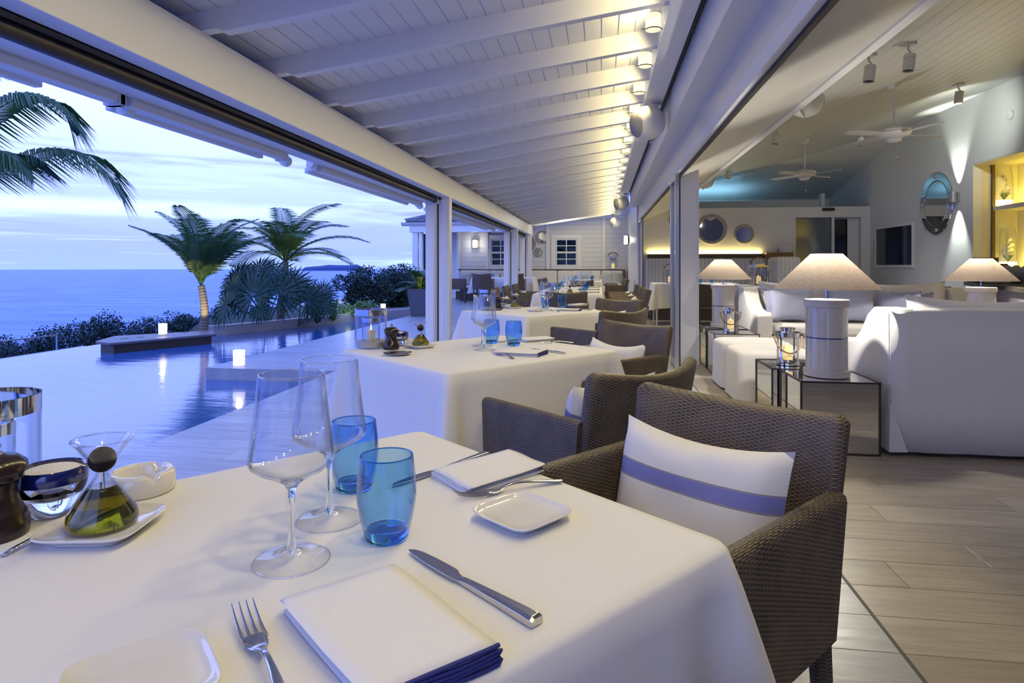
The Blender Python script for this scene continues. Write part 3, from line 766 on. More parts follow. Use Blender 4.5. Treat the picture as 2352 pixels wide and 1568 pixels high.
def build_tumbler(far=False):
    def f():
        o_ = [(.0304, .010), (.0345, .025), (.0390, .048), (.0403, .062), (.0393, .082), (.0365, .108), (.0358, .1125)]
        i_ = [(.0340, .1125), (.0345, .108), (.0372, .082), (.0382, .062), (.0368, .048), (.0320, .026), (.0270, .016), (.014, .0125), (.0004, .012)]
        if far: return tag(obj('water_tumbler', MB().lathe([(.026, 0), (.0285, .0015)] + o_, 20, cap1=False), M_thinblue, angle=70), 'x', 'tumbler')
        t = thing('water_tumbler', 'x', 'tumbler')
        obj('glass_wall', MB().lathe(o_ + i_[:-2], 48, cap0=False, cap1=False), M_wallblue, t, angle=70)
        obj('thick_base', MB().lathe([(.026, 0), (.0285, .0015), (.030, .006), (.0304, .0098), (.0265, .0145), (.014, .0115), (.0004, .011)], 48), M_blue, t, angle=50)
        obj('rim', MB().tube([(.0349 * math.cos(a * math.pi / 24), .0349 * math.sin(a * math.pi / 24), .1127) for a in range(49)], .001, 6), M_blue, t)
        return t
    return f
M_thin2 = thin_glass('fine_clear_glass', (.985, .992, 1), .75)
M_wallblue = thin_glass('blue_glass_wall', (.66, .845, 1.0), .8)
M_foot = thin_glass('glass_foot', (.985, .99, 1), .55)
WINE = Proto(build_wine()); WINEF = Proto(build_wine(True)); TUMB = Proto(build_tumbler()); TUMBF = Proto(build_tumbler(True))
def sq_ring(h, z, n=40, e=5.0):
    pts = []
    for k in range(n):
        a = 2 * math.pi * k / n; c, s = math.cos(a), math.sin(a); q = (abs(c) ** e + abs(s) ** e) ** (-1 / e)
        pts.append((h * q * c, h * q * s, z))
    return pts
def build_plate(h=.059):
    def f():
        rings = [sq_ring(h * .72, 0), sq_ring(h * .74, .003), sq_ring(h * .97, .0105, e=6), sq_ring(h, .0125, e=6), sq_ring(h * .985, .0145, e=6), sq_ring(h * .93, .0125), sq_ring(h * .84, .0075), sq_ring(h * .3, .0068), sq_ring(h * .02, .0068)]
        mb = MB(); mb.grid(rings, True); mb.face(rings[0]); mb.face(rings[-1])
        o = obj('bread_plate', mb, M_ceramic, angle=80, subsurf=1); return tag(o, 'x', 'plate')
    return f
PLATE = Proto(build_plate())
def build_fork():
    mb = MB(); zs = lambda x: .0025 + (.011 * math.exp(-((x - .03) / .022) ** 2)) + (.004 if x < -.06 else 0) * 1
    prof = [(-.03, .0105, .006), (-.022, .0115, .004), (-.012, .0090, .0045), (-.002, .0042, .008), (.010, .0032, .0115), (.03, .0036, .012), (.055, .0052, .009), (.08, .0072, .0055), (.1, .0092, .003), (.107, .0088, .0024), (.109, .006, .0024)]
    rows = []
    for x, w_, z in prof:
        t = .0016 if x < 0 else .0022
        rows.append([(x, -w_, z), (x, -w_ * .6, z + t), (x, w_ * .6, z + t), (x, w_, z), (x, w_ * .6, z - t * .6), (x, -w_ * .6, z - t * .6)])
    mb.grid(rows, True); mb.face(rows[0]); mb.face(rows[-1])
    for k in range(4):
        y = -.0092 + k * .00613
        mb.tube([(-.026, y, .005), (-.045, y * 1.02, .0035), (-.065, y * 1.04, .0055), (-.085, y * 1.02, .012)], [.0023, .0021, .0017, .0008], 6, flat=.8)
    return tag(obj('fork', mb, M_steel, angle=50, subsurf=1), 'x', 'fork')
FORK = Proto(build_fork)
def build_knife():
    t = thing('knife', 'x', 'knife')
    top = [(-.114, -.001), (-.108, .005), (-.095, .0082), (-.07, .0102), (-.045, .0108), (-.028, .0105), (-.018, .006)]
    bot = [(-.114, -.002), (-.095, -.0058), (-.07, -.0075), (-.045, -.0082), (-.025, -.008), (-.012, -.0075), (-.008, .004)]
    mb = MB(); poly = top + [(-.006, .004), (-.006, -.006)] + list(reversed(bot[:-1]))
    mb.prism(poly, .003, .0046); obj('blade', mb, M_steel, t, angle=30, bevel=.0005)
    rows = []
    for x, w_, h in [(-.010, .0052, .0035), (-.004, .0056, .0045), (.02, .0062, .0055), (.06, .0075, .0068), (.1, .0092, .0078), (.112, .0095, .0078), (.1155, .008, .006)]:
        rows.append([(x, -w_, .0008), (x, -w_, h), (x, -w_ * .55, h * 1.25 + .001), (x, w_ * .55, h * 1.25 + .001), (x, w_, h), (x, w_, .0008)])
    mb = MB(); mb.grid(rows, True); mb.face(rows[0]); mb.face(rows[-1]); obj('handle', mb, M_steel, t, angle=25, bevel=.0006)
    return t
KNIFE = Proto(build_knife)
def build_spoon():
    mb = MB(); rows = []
    for k in range(7):
        q = k / 6; x = -.065 + q * .035; w_ = .0115 * math.sqrt(max(.04, 1 - (2 * q - 1) ** 2))
        rows.append([(x, w_ * math.cos(a), .0075 - .005 * (1 - math.cos(a) ** 2) * math.sin(math.pi * q) - .001) for a in [math.pi * j / 8 for j in range(9)]])
    mb.grid(rows); mb.tube([(-.032, 0, .007), (-.01, 0, .009), (.03, 0, .006), (.062, 0, .003)], [.002, .0018, .0028, .0042], 8, flat=.45)
    return tag(obj('teaspoon', mb, M_steel, angle=60, solid=.0009), 'x', 'spoon')
SPOON = Proto(build_spoon)
def build_napkin(L=.205, Wd=.125):
    """folded napkin: layers seen at the hemmed end"""
    t = thing('folded_napkin', 'x', 'napkin')
    h = Wd / 2
    prof = []
    zz = [.0022, .0065, .0108, .0150, .0192]
    for k, z in enumerate(zz):
        a, b_ = (-h, h) if k % 2 == 0 else (h, -h)
        if k == 1: b_ *= .80
        if k == 2: a *= .80
        if k == 3: a *= .93
        N = 8
        for j in range(N + 1):
            q = j / N; prof.append((a + (b_ - a) * q, z + .0011 * math.sin(5 * q + k)))
        if k < 4:
            sgn = 1 if b_ > 0 else -1; prof.append((b_ + sgn * .0028, z + .0022))
    rows = []; NX = 12
    for i in range(NX + 1):
        x = -L / 2 + L * i / NX; q = i / NX
        rows.append([(x + .004 * math.sin(y * 30), y * (1 + .03 * math.sin(3 * q + 1)) , z * (.82 + .42 * max(0, q - .55) + .06 * math.sin(5 * q))) for y, z in prof])
    mb = MB(); mb.grid(rows); obj('cloth', mb, M_napkin, t, angle=80, solid=.0022)
    mb = MB(); e = [(p[0] + .0015, p[1], p[2]) for p in rows[-1]]; mb.tube(e, .0022, 6); obj('hem', mb, M_hem, t, angle=80)['label'] = 'dark blue stitched hem'
    return t
NAP = Proto(build_napkin)
def build_cruet():
    t = thing('oil_cruet', 'x', 'cruet')
    o_ = [(.040, 0), (.0435, .003), (.0445, .010), (.042, .020), (.0085, .070), (.0075, .074), (.0090, .080), (.0375, .1205)]
    i_ = [(.0355, .1205), (.0075, .0815), (.0058, .074), (.0068, .069), (.0395, .0205), (.0415, .0115), (.040, .006), (.0004, .005)]
    obj('bottle', MB().lathe(o_ + i_, 44), M_thin2, t, angle=50)
    obj('oil', MB().lathe([(.0004, .0045), (.0425, .0050), (.0439, .0105), (.0414, .0203), (.0176, .0560), (.0004, .0560)], 40), M_oil, t, angle=50)['label'] = 'olive green oil'
    mb = MB(); mb.lathe([(.0004, .0755)] + [(.0175 * math.cos(a), .092 + .0175 * math.sin(a)) for a in [R(-68 + 15 * k) for k in range(11)]] + [(.0004, .1096)], 28); obj('stopper_ball', mb, M_cork, t, angle=60)
    obj('funnel_rim', MB().tube([(.0372 * math.cos(a * math.pi / 24), .0372 * math.sin(a * math.pi / 24), .1206) for a in range(49)], .0011, 6), M_glass, t)
    obj('pour_spout', MB().tube([(0, 0, .046), (0, 0, .076)], .0032, 10), M_glass, t)
    return t
CRUET = Proto(build_cruet)
def build_salt():
    t = thing('salt_bowl', 'x', 'bowl')
    o_ = [(.019, 0), (.022, .0015), (.030, .018), (.0385, .036), (.0405, .046)]
    obj('bowl_base', MB().lathe(o_ + [(.0360, .046), (.030, .034), (.016, .026), (.0004, .024)], 40), M_glass, t, angle=50)
    m = M_saltblue
    obj('blue_band', MB().lathe([(.0405, .046), (.0412, .052), (.0405, .060), (.0375, .0645), (.0350, .063), (.0355, .058), (.036, .046)], 40), m, t, angle=60)['label'] = 'cobalt blue rim band'
    obj('salt', MB().lathe([(.034, .046), (.0355, .058), (.030, .061), (.015, .064), (.0004, .0645)], 30, cap0=True), M_salt, t)['label'] = 'coarse white salt'
    return t
M_saltblue = simple('cobalt_blue_glaze', (.006, .012, .12), .06, Coat_Weight=1)
SALT = Proto(build_salt)
def build_mill():
    t = thing('pepper_mill', 'x', 'pepper mill')
    obj('mill_body', MB().lathe([(.0335, 0), (.035, .003), (.035, .020), (.0325, .023), (.0325, .027), (.030, .030), (.0235, .045), (.022, .056), (.0245, .066)], 36), M_pepper, t, angle=40)
    obj('mill_head', MB().lathe([(.0250, .067), (.0290, .070), (.0290, .074), (.0335, .080), (.0325, .088), (.024, .096), (.008, .100)], 36), M_pepper, t, angle=40)
    obj('knob', MB().lathe([(.0085, .100), (.0085, .103), (.004, .105), (.0065, .109), (.0065, .112), (.002, .115)], 20), M_steel, t, angle=40)
    return t
MILL = Proto(build_mill)
def build_ash():
    mb = MB(); rows = []; n = 60
    prof = [(.048, 0), (.051, .003), (.0525, .018), (.050, .032), (.046, .036), (.041, .036), (.038, .032), (.034, .012), (.02, .010), (.002, .010)]
    for r, z in prof:
        row = []
        for k in range(n):
            a = 2 * math.pi * k / n; zz = z
            if z > .03:
                for c0 in (R(200), R(320), R(80)):
                    d = abs((a - c0 + math.pi) % (2 * math.pi) - math.pi); zz -= .011 * math.exp(-(d / .14) ** 4)
            row.append((r * math.cos(a), r * math.sin(a), zz))
        rows.append(row)
    mb.grid(rows, True); mb.face(rows[0]); mb.face(rows[-1])
    return tag(obj('ashtray', mb, M_ceramic, angle=70), 'x', 'ashtray')
ASH = Proto(build_ash)
def build_hurricane():
    t = thing('hurricane_lantern', 'x', 'candle lantern')
    r = .072; H = .175
    obj('glass_cylinder', MB().lathe([(r - .002, 0), (r, .002), (r, H), (r - .0022, H), (r - .0022, .005), (.0004, .004)], 48), M_thin, t, angle=40)
    obj('silver_band', MB().lathe([(r + .0006, H - .026), (r + .0006, H + .0006), (r - .003, H + .0006), (r - .003, H - .026), (r + .0006, H - .026)], 48, cap0=False, cap1=False), M_chrome, t, angle=30)['label'] = 'mirror silver band round the rim'
    obj('sand', MB().lathe([(r - .003, .006), (r - .003, .028), (r - .01, .033), (.03, .028), (.0004, .026)], 40), M_sand, t)['label'] = 'white sand'
    obj('inner_glass', MB().lathe([(.040, .03), (.040, .135), (.0385, .135), (.0385, .03)], 36, cap0=False, cap1=False), M_thin, t, angle=40)
    obj('inner_band', MB().lathe([(.0405, .118), (.0405, .1355), (.038, .1355), (.038, .118), (.0405, .118)], 36, cap0=False, cap1=False), M_chrome, t, angle=30)
    c = obj('candle', MB().lathe([(.019, .03), (.019, .078), (.015, .080), (.0004, .077)], 24), M_wax, t)
    obj('flame', MB().lathe([(.0004, .080), (.0030, .085), (.0025, .091), (.0004, .099)], 12), M_flame, c)
    return t
HURR = Proto(build_hurricane)

def tp(px, py, z=ZT): g = G(px, py, z); return V((g.x, g.y, z + .0006))
def mid(p0, p1): a = tp(*p0); b = tp(*p1); return (a + b) / 2, math.atan2(b.y - a.y, b.x - a.x)
# --- foreground table
WINE.put(tp(670, 1287), 0, 'wine glass standing nearest the camera on the foreground table')
WINE.put(tp(757, 1194), 0, 'wine glass just behind the nearest wine glass, its bowl overlapping it')
TUMB.put(tp(888, 1236), 0, 'blue tumbler in front on the foreground table, beside the steak knife')
TUMB.put(tp(813, 1122), 0, 'blue tumbler standing behind the wine glasses on the foreground table')
PLATE.put(tp(1199, 1192), -R(38), 'empty square white plate on the foreground table beside the nearest armchair')
a, b_ = tp(125, 1568), tp(430, 1468); dr = (b_ - a).normalized(); pr2 = V((dr.y, -dr.x, 0))
ang = math.atan2(dr.y, dr.x); cc = b_ + dr * .012 - dr * .059 + pr2 * .059
PLATE.put((cc.x, cc.y, ZT + .0006), ang, 'white plate cut off by the bottom left edge of the view')
p, a_ = mid((942, 1270), (1230, 1436)); KNIFE.put(p, a_, 'steel knife nearest the camera, right of the blue-hemmed napkin')
f0 = tp(552, 1400); fd = (tp(600, 1510) - f0).normalized(); p = f0 + fd * .105
FORK.put((p.x, p.y, ZT + .0006), math.atan2(fd.y, fd.x), 'steel fork nearest the camera, tines up, left of the napkin', scale=1.12)
NAP.put(V((-.214, .601, ZT + .0006)), -R(43), 'folded white napkin with bundled blue hem nearest the camera')
p, a_ = mid((1010, 1125), (1225, 1062)); NAP.put(p, a_, 'folded napkin at the far place of the foreground table, between knife and fork', scale=.86)
p, a_ = mid((870, 1130), (1141, 1042)); KNIFE.put(p, a_, 'steel knife lying behind the napkin at the far place of the foreground table')
p, a_ = mid((1031, 1153), (1275, 1110)); FORK.put(p, a_, 'steel fork lying upturned behind the square plate of the foreground table')
q = tp(235, 1222); PLATE.put(q, R(10) - R(0), 'white plate under the large oil cruet at the left of the foreground table', scale=1.12)
CRUET.put(q + V((0, 0, .009)), 0, 'large glass oil cruet with a black ball stopper at the left of the foreground table')
SALT.put(tp(120, 1182), 0, 'cobalt-rimmed bowl of coarse salt at the left of the foreground table', scale=1.12)
MILL.put(tp(-12, 1232), 0, 'dark wooden pepper mill cut off by the left edge of the view', scale=1.12)
ASH.put(tp(325, 1128), R(10), 'white ceramic ashtray behind the oil cruet on the foreground table', scale=.97)
HURR.put(tp(-42, 1180), 0, 'candle lantern with silver rim cut off by the left edge of the view')
p, a_ = mid((165, 1205), (45, 1262)); SPOON.put(p, a_, 'teaspoon lying under the salt bowl at the left of the foreground table')
# --- second table
HURR.put(tp(852, 798), 0, 'glass candle lantern with silver rim at the left corner of the second table')
MILL.put(tp(899, 802), 0, 'small dark pepper mill beside the candle lantern of the second table')
SALT.put(tp(918, 794), 0, 'cobalt-rimmed salt bowl behind the pepper mill of the second table')
ASH.put(tp(943, 793), R(60), 'white ceramic dish left of the oil cruet on the second table', scale=.8)
q = tp(966, 798); PLATE.put(q, TRZ, 'white plate under the oil cruet of the second table')
CRUET.put(q + V((0, 0, .009)), 0, 'oil cruet with black ball stopper on the second table', scale=.88)
WINE.put(tp(1114, 804), 0, 'front wine glass on the second table, overlapping a blue tumbler')
WINE.put(tp(1108, 795), 0, 'wine glass half hidden behind the front one on the second table')
TUMB.put(tp(1129, 788), 0, 'blue tumbler behind the wine glasses of the second table')
TUMB.put(tp(1180, 793), 0, 'blue tumbler standing alone in the middle of the second table')
p, a_ = mid((1150, 812), (1248, 816)); NAP.put(p, a_ - R(4), 'folded napkin with blue hem at the near place of the second table', scale=.9)
p, a_ = mid((1180, 786), (1282, 779)); NAP.put(p, a_, 'folded napkin at the far place of the second table', scale=.8)
p, a_ = mid((1116, 808), (1190, 828)); FORK.put(p, a_, 'fork at the near edge of the second table, left of the napkin')
p, a_ = mid((1232, 789), (1310, 788)); FORK.put(p, a_, 'fork beside the far napkin of the second table', scale=.9)
p, a_ = mid((1226, 803), (1290, 812)); KNIFE.put(p, a_, 'knife right of the near napkin on the second table', scale=.9)
p, a_ = mid((1140, 787), (1200, 780)); KNIFE.put(p, a_, 'knife behind the tumblers on the second table', scale=.9)
def build_dish():
    return tag(obj('metal_saucer', MB().lathe([(.035, 0), (.04, .002), (.058, .009), (.059, .0105), (.057, .010), (.038, .0045), (.0004, .004)], 40), M_steel, angle=60), 'x', 'saucer')
DISH = Proto(build_dish)
q = tp(913, 815); DISH.put(q, 0, 'round metal saucer at the near left edge of the second table')
SPOON.put(q + V((.0, .0, .0085)), R(35), 'teaspoon resting on the round metal saucer of the second table')
# --- third table
HURR.put(tp(1120, 712), 0, 'silver-rimmed candle lantern on the third table')
MILL.put(tp(1143, 707), 0, 'tiny dark pepper mill on the third table')
SALT.put(tp(1155, 706), 0, 'cobalt-rimmed salt bowl on the third table')
ASH.put(tp(1166, 706), 0, 'white ceramic dish on the third table', scale=.8)
q = tp(1182, 708); PLATE.put(q, TRZ, 'white plate under the oil cruet of the third table'); CRUET.put(q + V((0, 0, .009)), 0, 'small oil cruet seen left of the wine glasses of the third table', scale=.9)
DISH.put(tp(1141, 712), 0, 'round metal saucer on the third table')
PLATE.put(tp(1229, 715), TRZ, 'empty square plate at the near edge of the third table')
WINE.put(tp(1257, 713), 0, 'front wine glass on the third table'); WINE.put(tp(1251, 709), 0, 'wine glass behind the front one on the third table')
TUMB.put(tp(1253, 706), 0, 'blue tumbler seen through the wine glasses of the third table'); TUMB.put(tp(1291, 706), 0, 'blue tumbler standing free on the third table')
p, a_ = mid((1280, 713), (1335, 714)); NAP.put(p, a_, 'folded napkin with blue hem at the near place of the third table', scale=.9)
p, a_ = mid((1302, 704), (1352, 700)); NAP.put(p, a_, 'folded napkin at the far place of the third table', scale=.9)
p, a_ = mid((1255, 712), (1290, 718)); FORK.put(p, a_, 'fork on the third table')
p, a_ = mid((1318, 710), (1350, 712)); KNIFE.put(p, a_, 'knife on the third table')
# --- long tables further down
def long_table(y0, y1, z, which, ref, ny):
    cx = -.44; hx = .46; cy = (y0 + y1) / 2; hy = (y1 - y0) / 2
    draped_table('long table under a white cloth, %s' % which, (cx, cy), 0, hx, hy, z, .5, 20 + int(y0), None, sf=.03)
    Z = z + .0006
    for k in range(ny):
        y = y0 + (k + .5) * (y1 - y0) / ny
        pos = ('nearest', 'second', 'third', 'fourth')[k]
        for sx, sd in ((1, 'right'), (-1, 'left')):
            r_ = random.Random(int(y * 10) + sx)
            CHAIR.put((cx + sx * (hx + .32), y, 0), sx * R(90), '%s armchair on the %s side of the %s' % (pos, sd, ref), 'armchairs along the long tables')
            CUSHP.put((cx + sx * (hx + .405), y, .466), sx * R(90), 'small white cushion on the %s armchair of the %s side of the %s' % (pos, sd, ref), 'cushions along the long tables', scale=.9)
            NAP.put((cx + sx * (hx - .15), y, Z), 0 if sx > 0 else math.pi, 'folded napkin at the %s place on the %s side of the %s' % (pos, sd, ref), 'napkins on the long tables')
            FORK.put((cx + sx * (hx - .15), y - sx * .12, Z), 0 if sx > 0 else math.pi, 'fork at the %s place on the %s side of the %s' % (pos, sd, ref), 'forks on the long tables')
            for q in (0, 1):
                WINEF.put((cx + sx * (.06 + .08 * q) + .03, y + .10 + .14 * q, Z), 0, '%s wine glass at the %s place on the %s side of the %s' % (('inner', 'outer')[q], pos, sd, ref), 'wine glasses on the long tables')
            TUMBF.put((cx + sx * .22, y + .02, Z), 0, 'blue tumbler at the %s place on the %s side of the %s' % (pos, sd, ref), 'blue tumblers on the long tables')
    return cx
long_table(8.25, 11.4, .755, 'fourth along the veranda, beyond the third table', 'nearer long table', 3)
long_table(14.9, 17.6, .77, 'last along the veranda, before the banquette', 'farther long table', 2)
CHAIR.put((-.42, 7.93, 0), 0, 'armchair seen from behind at the near end of the nearer long table', CG)
CHAIR.put((-.42, 14.6, 0), 0, 'armchair seen from behind at the near end of the farther long table', CG)
q = V((-.42, 8.6, .7556)); CRUET.put(q, 0, 'oil cruet between the glasses of the nearer long table'); SALT.put(q + V((.16, -.02, 0)), 0, 'salt bowl between the glasses of the nearer long table')
HURR.put((-.62, 8.5, .7556), 0, 'candle lantern on the nearer long table', scale=.8)
# ================================================================ inside the room
# ---- white sofas
def build_sofa(Wd=2.5, D=.95):
    def f():
        t = thing('slipcovered_sofa', 'x', 'sofa'); hw = Wd / 2; b = -D / 2; f_ = D / 2
        def side(x0, x1):
            prof = [(b - .01, .03), (b, .5), (b + .02, .84), (b + .04, .865), (b + .22, .868), (b + .31, .82), (b + .42, .70), (b + .55, .625), (b + .72, .60), (f_ - .05, .605), (f_, .57), (f_ + .012, .03)]
            mb = MB(); mb.prism(prof, x0, x1, axis='x'); return mb
        obj('arm', side(-hw, -hw + .17), M_sofa, t, bevel=.025, seg=3, angle=50)
        obj('arm', side(hw - .17, hw), M_sofa, t, bevel=.025, seg=3, angle=50)
        mb = MB(); rows = []
        for k in range(25):
            x = -hw + .002 + (Wd - .004) * k / 24; e = min(k, 24 - k) / 24
            wv = .006 * math.sin(k * 1.9)
            rows.append([(x, b - .004 + wv * .3, .86), (x, b - .014, .6), (x, b - .018 + wv * .5, .25), (x, b - .03 + wv, .028)])
        mb.grid(rows); obj('back_skirt', mb, M_sofa, t, angle=70, solid=.006)
        mb = MB(); mb.box(-hw + .14, hw - .14, b, b + .2, .1, .868); obj('backrest', mb, M_sofa, t, bevel=.03, seg=3)
        mb = MB(); mb.box(-hw + .16, hw - .16, b + .1, f_ - .02, .04, .34); obj('base', mb, M_sofa, t, bevel=.02)
        n_ = 2; w_ = (Wd - .36) / n_
        for k in range(n_):
            x = -hw + .18 + w_ * (k + .5)
            mb = MB(); mb.box(x - w_ / 2 + .005, x + w_ / 2 - .005, b + .2, f_ + .01, .34, .475); obj('seat_cushion', mb, M_sofa, t, bevel=.045, seg=4)
            mb = pillow_mesh(w_ - .01, .50, .26, n=20, pinch=.10, sag=.025, seed=k + 3); Mx = Matrix.Translation((x, b + .30, .455)) @ Matrix.Rotation(R(10), 4, 'X')
            mb.v = [tuple(Mx @ V(p)) for p in mb.v]; obj('back_cushion', mb, M_sofa, t, angle=80)
        for sx in (-1, 1):
            for sy in (-1, 1): obj('leg', MB().lathe([(.018, 0), (.028, .06)], 10, c=(sx * (hw - .1), sy * (D / 2 - .1), 0)), M_wood, t)
            mb = MB(); x = sx * (hw + .003)
            mb.add([(x, b - .012, .30), (x + sx * .012, b + .10, .03), (x + sx * .01, b - .035, .025), (x - sx * .09, b - .034, .028), (x - sx * .004, b - .02, .31)], [(0, 1, 2), (2, 3, 4), (0, 2, 4)])
            obj('corner_pleat', mb, M_sofa, t, solid=.006, smooth=False)
        return t
    return f
SOFA = Proto(build_sofa())
SOFA.put((1.70 + 1.25, 3.97 + .475 + .03, 0), 0, 'white slipcovered sofa with its back to the camera at the right edge')
SOFA.put((1.74 + 1.25, 7.82, 0), math.pi, 'white slipcovered sofa facing the camera behind the big table lamp')
def build_ott():
    t = thing('slipcovered_ottoman', 'x', 'ottoman')
    mb = MB(); rings = []
    for z, s_ in [(.015, 1.02), (.03, 1.02), (.15, 1.0), (.34, .995), (.385, .985), (.41, .95), (.425, .86), (.432, .5), (.433, .05)]:
        rings.append([(x * s_, y * s_ * .93, z + .003 * math.sin(9 * x + 5 * y)) for x, y, _ in sq_ring(.32, 0, 44, 9)])
    mb.grid(rings, True); mb.face(rings[0]); mb.face(rings[-1]); obj('slipcover', mb, M_sofa, t, angle=60)
    return t
OTT = Proto(build_ott)
OTT.put((1.42, 5.56, 0), 0, 'white cube ottoman nearer the camera, its side lit blue')
OTT.put((1.41, 6.16, 0), 0, 'white cube ottoman behind the nearer one, against it')
BL = Proto(build_cushion(.48, .40, .15, M_bluecush, name='patterned_cushion', sag=.0, tilt=R(14), pinch=.16))
for k, (px, y, z, r_, lb, s_) in enumerate([(1822, 7.58, .478, 0, 'large blue patterned cushion left of the big lamp on the far sofa', 1), (1806, 7.74, .478, R(4), 'blue patterned cushion peeping out behind the one left of the big lamp', 1),
        (1962, 7.58, .478, 0, 'large blue patterned cushion right of the big lamp on the far sofa', 1), (1950, 7.74, .50, 0, 'blue patterned cushion behind the one right of the big lamp', 1),
        (2062, 7.60, .478, R(-25), 'blue patterned cushion near the right arm of the far sofa', .95), (2100, 7.72, .478, R(-10), 'blue patterned cushion leaning in the right corner of the far sofa', .9)]):
    q = AY(px, 700, y); BL.put((q.x, y, z), math.pi + r_, lb, 'blue patterned cushions on the sofas', scale=s_)
# ---- mirrored side tables
def build_side():
    t = thing('mirrored_side_table', 'x', 'side table'); w_, d, h = .225, .225, .435; e = .011
    mb = MB()
    for sx in (-1, 1):
        for sy in (-1, 1): mb.box(sx * w_ - (e if sx > 0 else 0), sx * w_ + (0 if sx > 0 else e), sy * d - (e if sy > 0 else 0), sy * d + (0 if sy > 0 else e), 0, h)
    for z0 in (0, h - e):
        mb.box(-w_, w_, -d, -d + e, z0, z0 + e); mb.box(-w_, w_, d - e, d, z0, z0 + e); mb.box(-w_, -w_ + e, -d, d, z0, z0 + e); mb.box(w_ - e, w_, -d, d, z0, z0 + e)
    obj('frame', mb, M_darkmetal, t, smooth=False)
    obj('top_mirror', MB().box(-w_ + e, w_ - e, -d + e, d - e, h - .009, h - .003), M_amirror, t, smooth=False)
    for sx in (-1, 1): obj('side_mirror', MB().box(sx * (w_ - .008) - .002, sx * (w_ - .008) + .002, -d + e, d - e, e, h - e), M_amirror, t, smooth=False)
    obj('front_mirror', MB().box(-w_ + e, w_ - e, -d + .006, -d + .010, e, h - e), M_amirror, t, smooth=False)
    return t
SIDE = Proto(build_side)
SIDE.put((1.41, 4.175, 0), 0, 'mirrored side table carrying the big table lamp')
SIDE.put((1.365, 4.64, 0), 0, 'mirrored side table carrying a lantern, half behind the lamp table')
SIDE.put((1.375, 7.37, 0), 0, 'far mirrored side table behind the ottomans, carrying a table lamp')
SIDE.put((1.37, 6.83, 0), 0, 'mirrored side table with a lantern, just behind the far ottoman')
SIDE.put((3.74, 6.80, 0), 0, 'mirrored side table under the lamp before the bar counter')
# ---- table lamps
def build_lamp():
    t = thing('table_lamp', 'x', 'lamp')
    obj('base_ring', MB().lathe([(.130, 0), (.134, .003), (.134, .040), (.130, .043), (.118, .044)], 48), M_ceramic2, t, angle=40)
    m = M_lampbody
    obj('ceramic_body', MB().lathe([(.121, .04), (.121, .445), (.118, .448)], 48), m, t, angle=40)
    obj('top_ring', MB().lathe([(.120, .432), (.130, .434), (.130, .474), (.127, .478), (.02, .481), (.0004, .481)], 48), M_ceramic2, t, angle=40)
    obj('rod', MB().tube([(0, 0, .478), (0, 0, .70)], .0075, 12), M_chrome, t)
    obj('lamp_shade', MB().lathe([(.305, .545), (.092, .765)], 56, cap0=False, cap1=False), M_shade, t, angle=80)
    mb = MB(); mb.tube([(.305 * math.cos(a * math.pi / 28), .305 * math.sin(a * math.pi / 28), .545) for a in range(57)], .0022, 6); mb.tube([(.092 * math.cos(a * math.pi / 28), .092 * math.sin(a * math.pi / 28), .765) for a in range(57)], .0018, 6)
    for a in range(3): mb.tube([(0, 0, .70), (.2 * math.cos(a * 2.1), .2 * math.sin(a * 2.1), .652)], .0018, 5)
    obj('shade_wire', mb, M_plastic, t)
    obj('bulb', MB().lathe([(.0004, .60), (.018, .615), (.026, .635), (.018, .66), (.012, .68), (.0004, .69)], 16), M_bulb, t)
    return t
M_ceramic2 = simple('cream_ceramic', (.60, .56, .50), .35)
m_, n_, b_ = material('cream_ceramic_with_blue_line', (.64, .61, .56), .08, 0, Coat_Weight=1); zz_ = n_.xyz(n_.coord())[2]
f_ = n_.math('MULTIPLY', n_.mapr(zz_, .236, .238), n_.mapr(zz_, .247, .245)); n_.l.new(n_.mix(f_, (.64, .61, .56), (.06, .06, .22)), b_.inputs['Base Color']); M_lampbody = m_
M_bulb = glowglass('lamp_bulb', (1, .93, .8), 6, .2)
LAMP = Proto(build_lamp)
for (x, y, lb, k) in [(1.407, 4.175, 'big table lamp with taupe conical shade in front of the sofas', 1), (1.375, 7.37, 'table lamp with taupe shade beside the white column, behind the ottomans', 1), (3.74, 6.80, 'table lamp with taupe shade before the bar counter at the right', 1)]:
    LAMP.put((x, y, .4355), .6, lb, 'table lamps')
    lamp('table_lamp_light', 'POINT', (x, y, .4355 + .655), 78, (1, .95, .84), .016)
mb = MB(); mb.tube([(1.53, 4.24, .4365), (1.58, 4.28, .439), (1.60, 4.33, .437), (1.634, 4.36, .437), (1.655, 4.37, .42), (1.66, 4.38, .05), (1.66, 4.45, .004)], .0022, 6); tag(obj('lamp_cord', mb, M_plastic), 'thin white cord of the big table lamp hanging over the side table', 'cord')
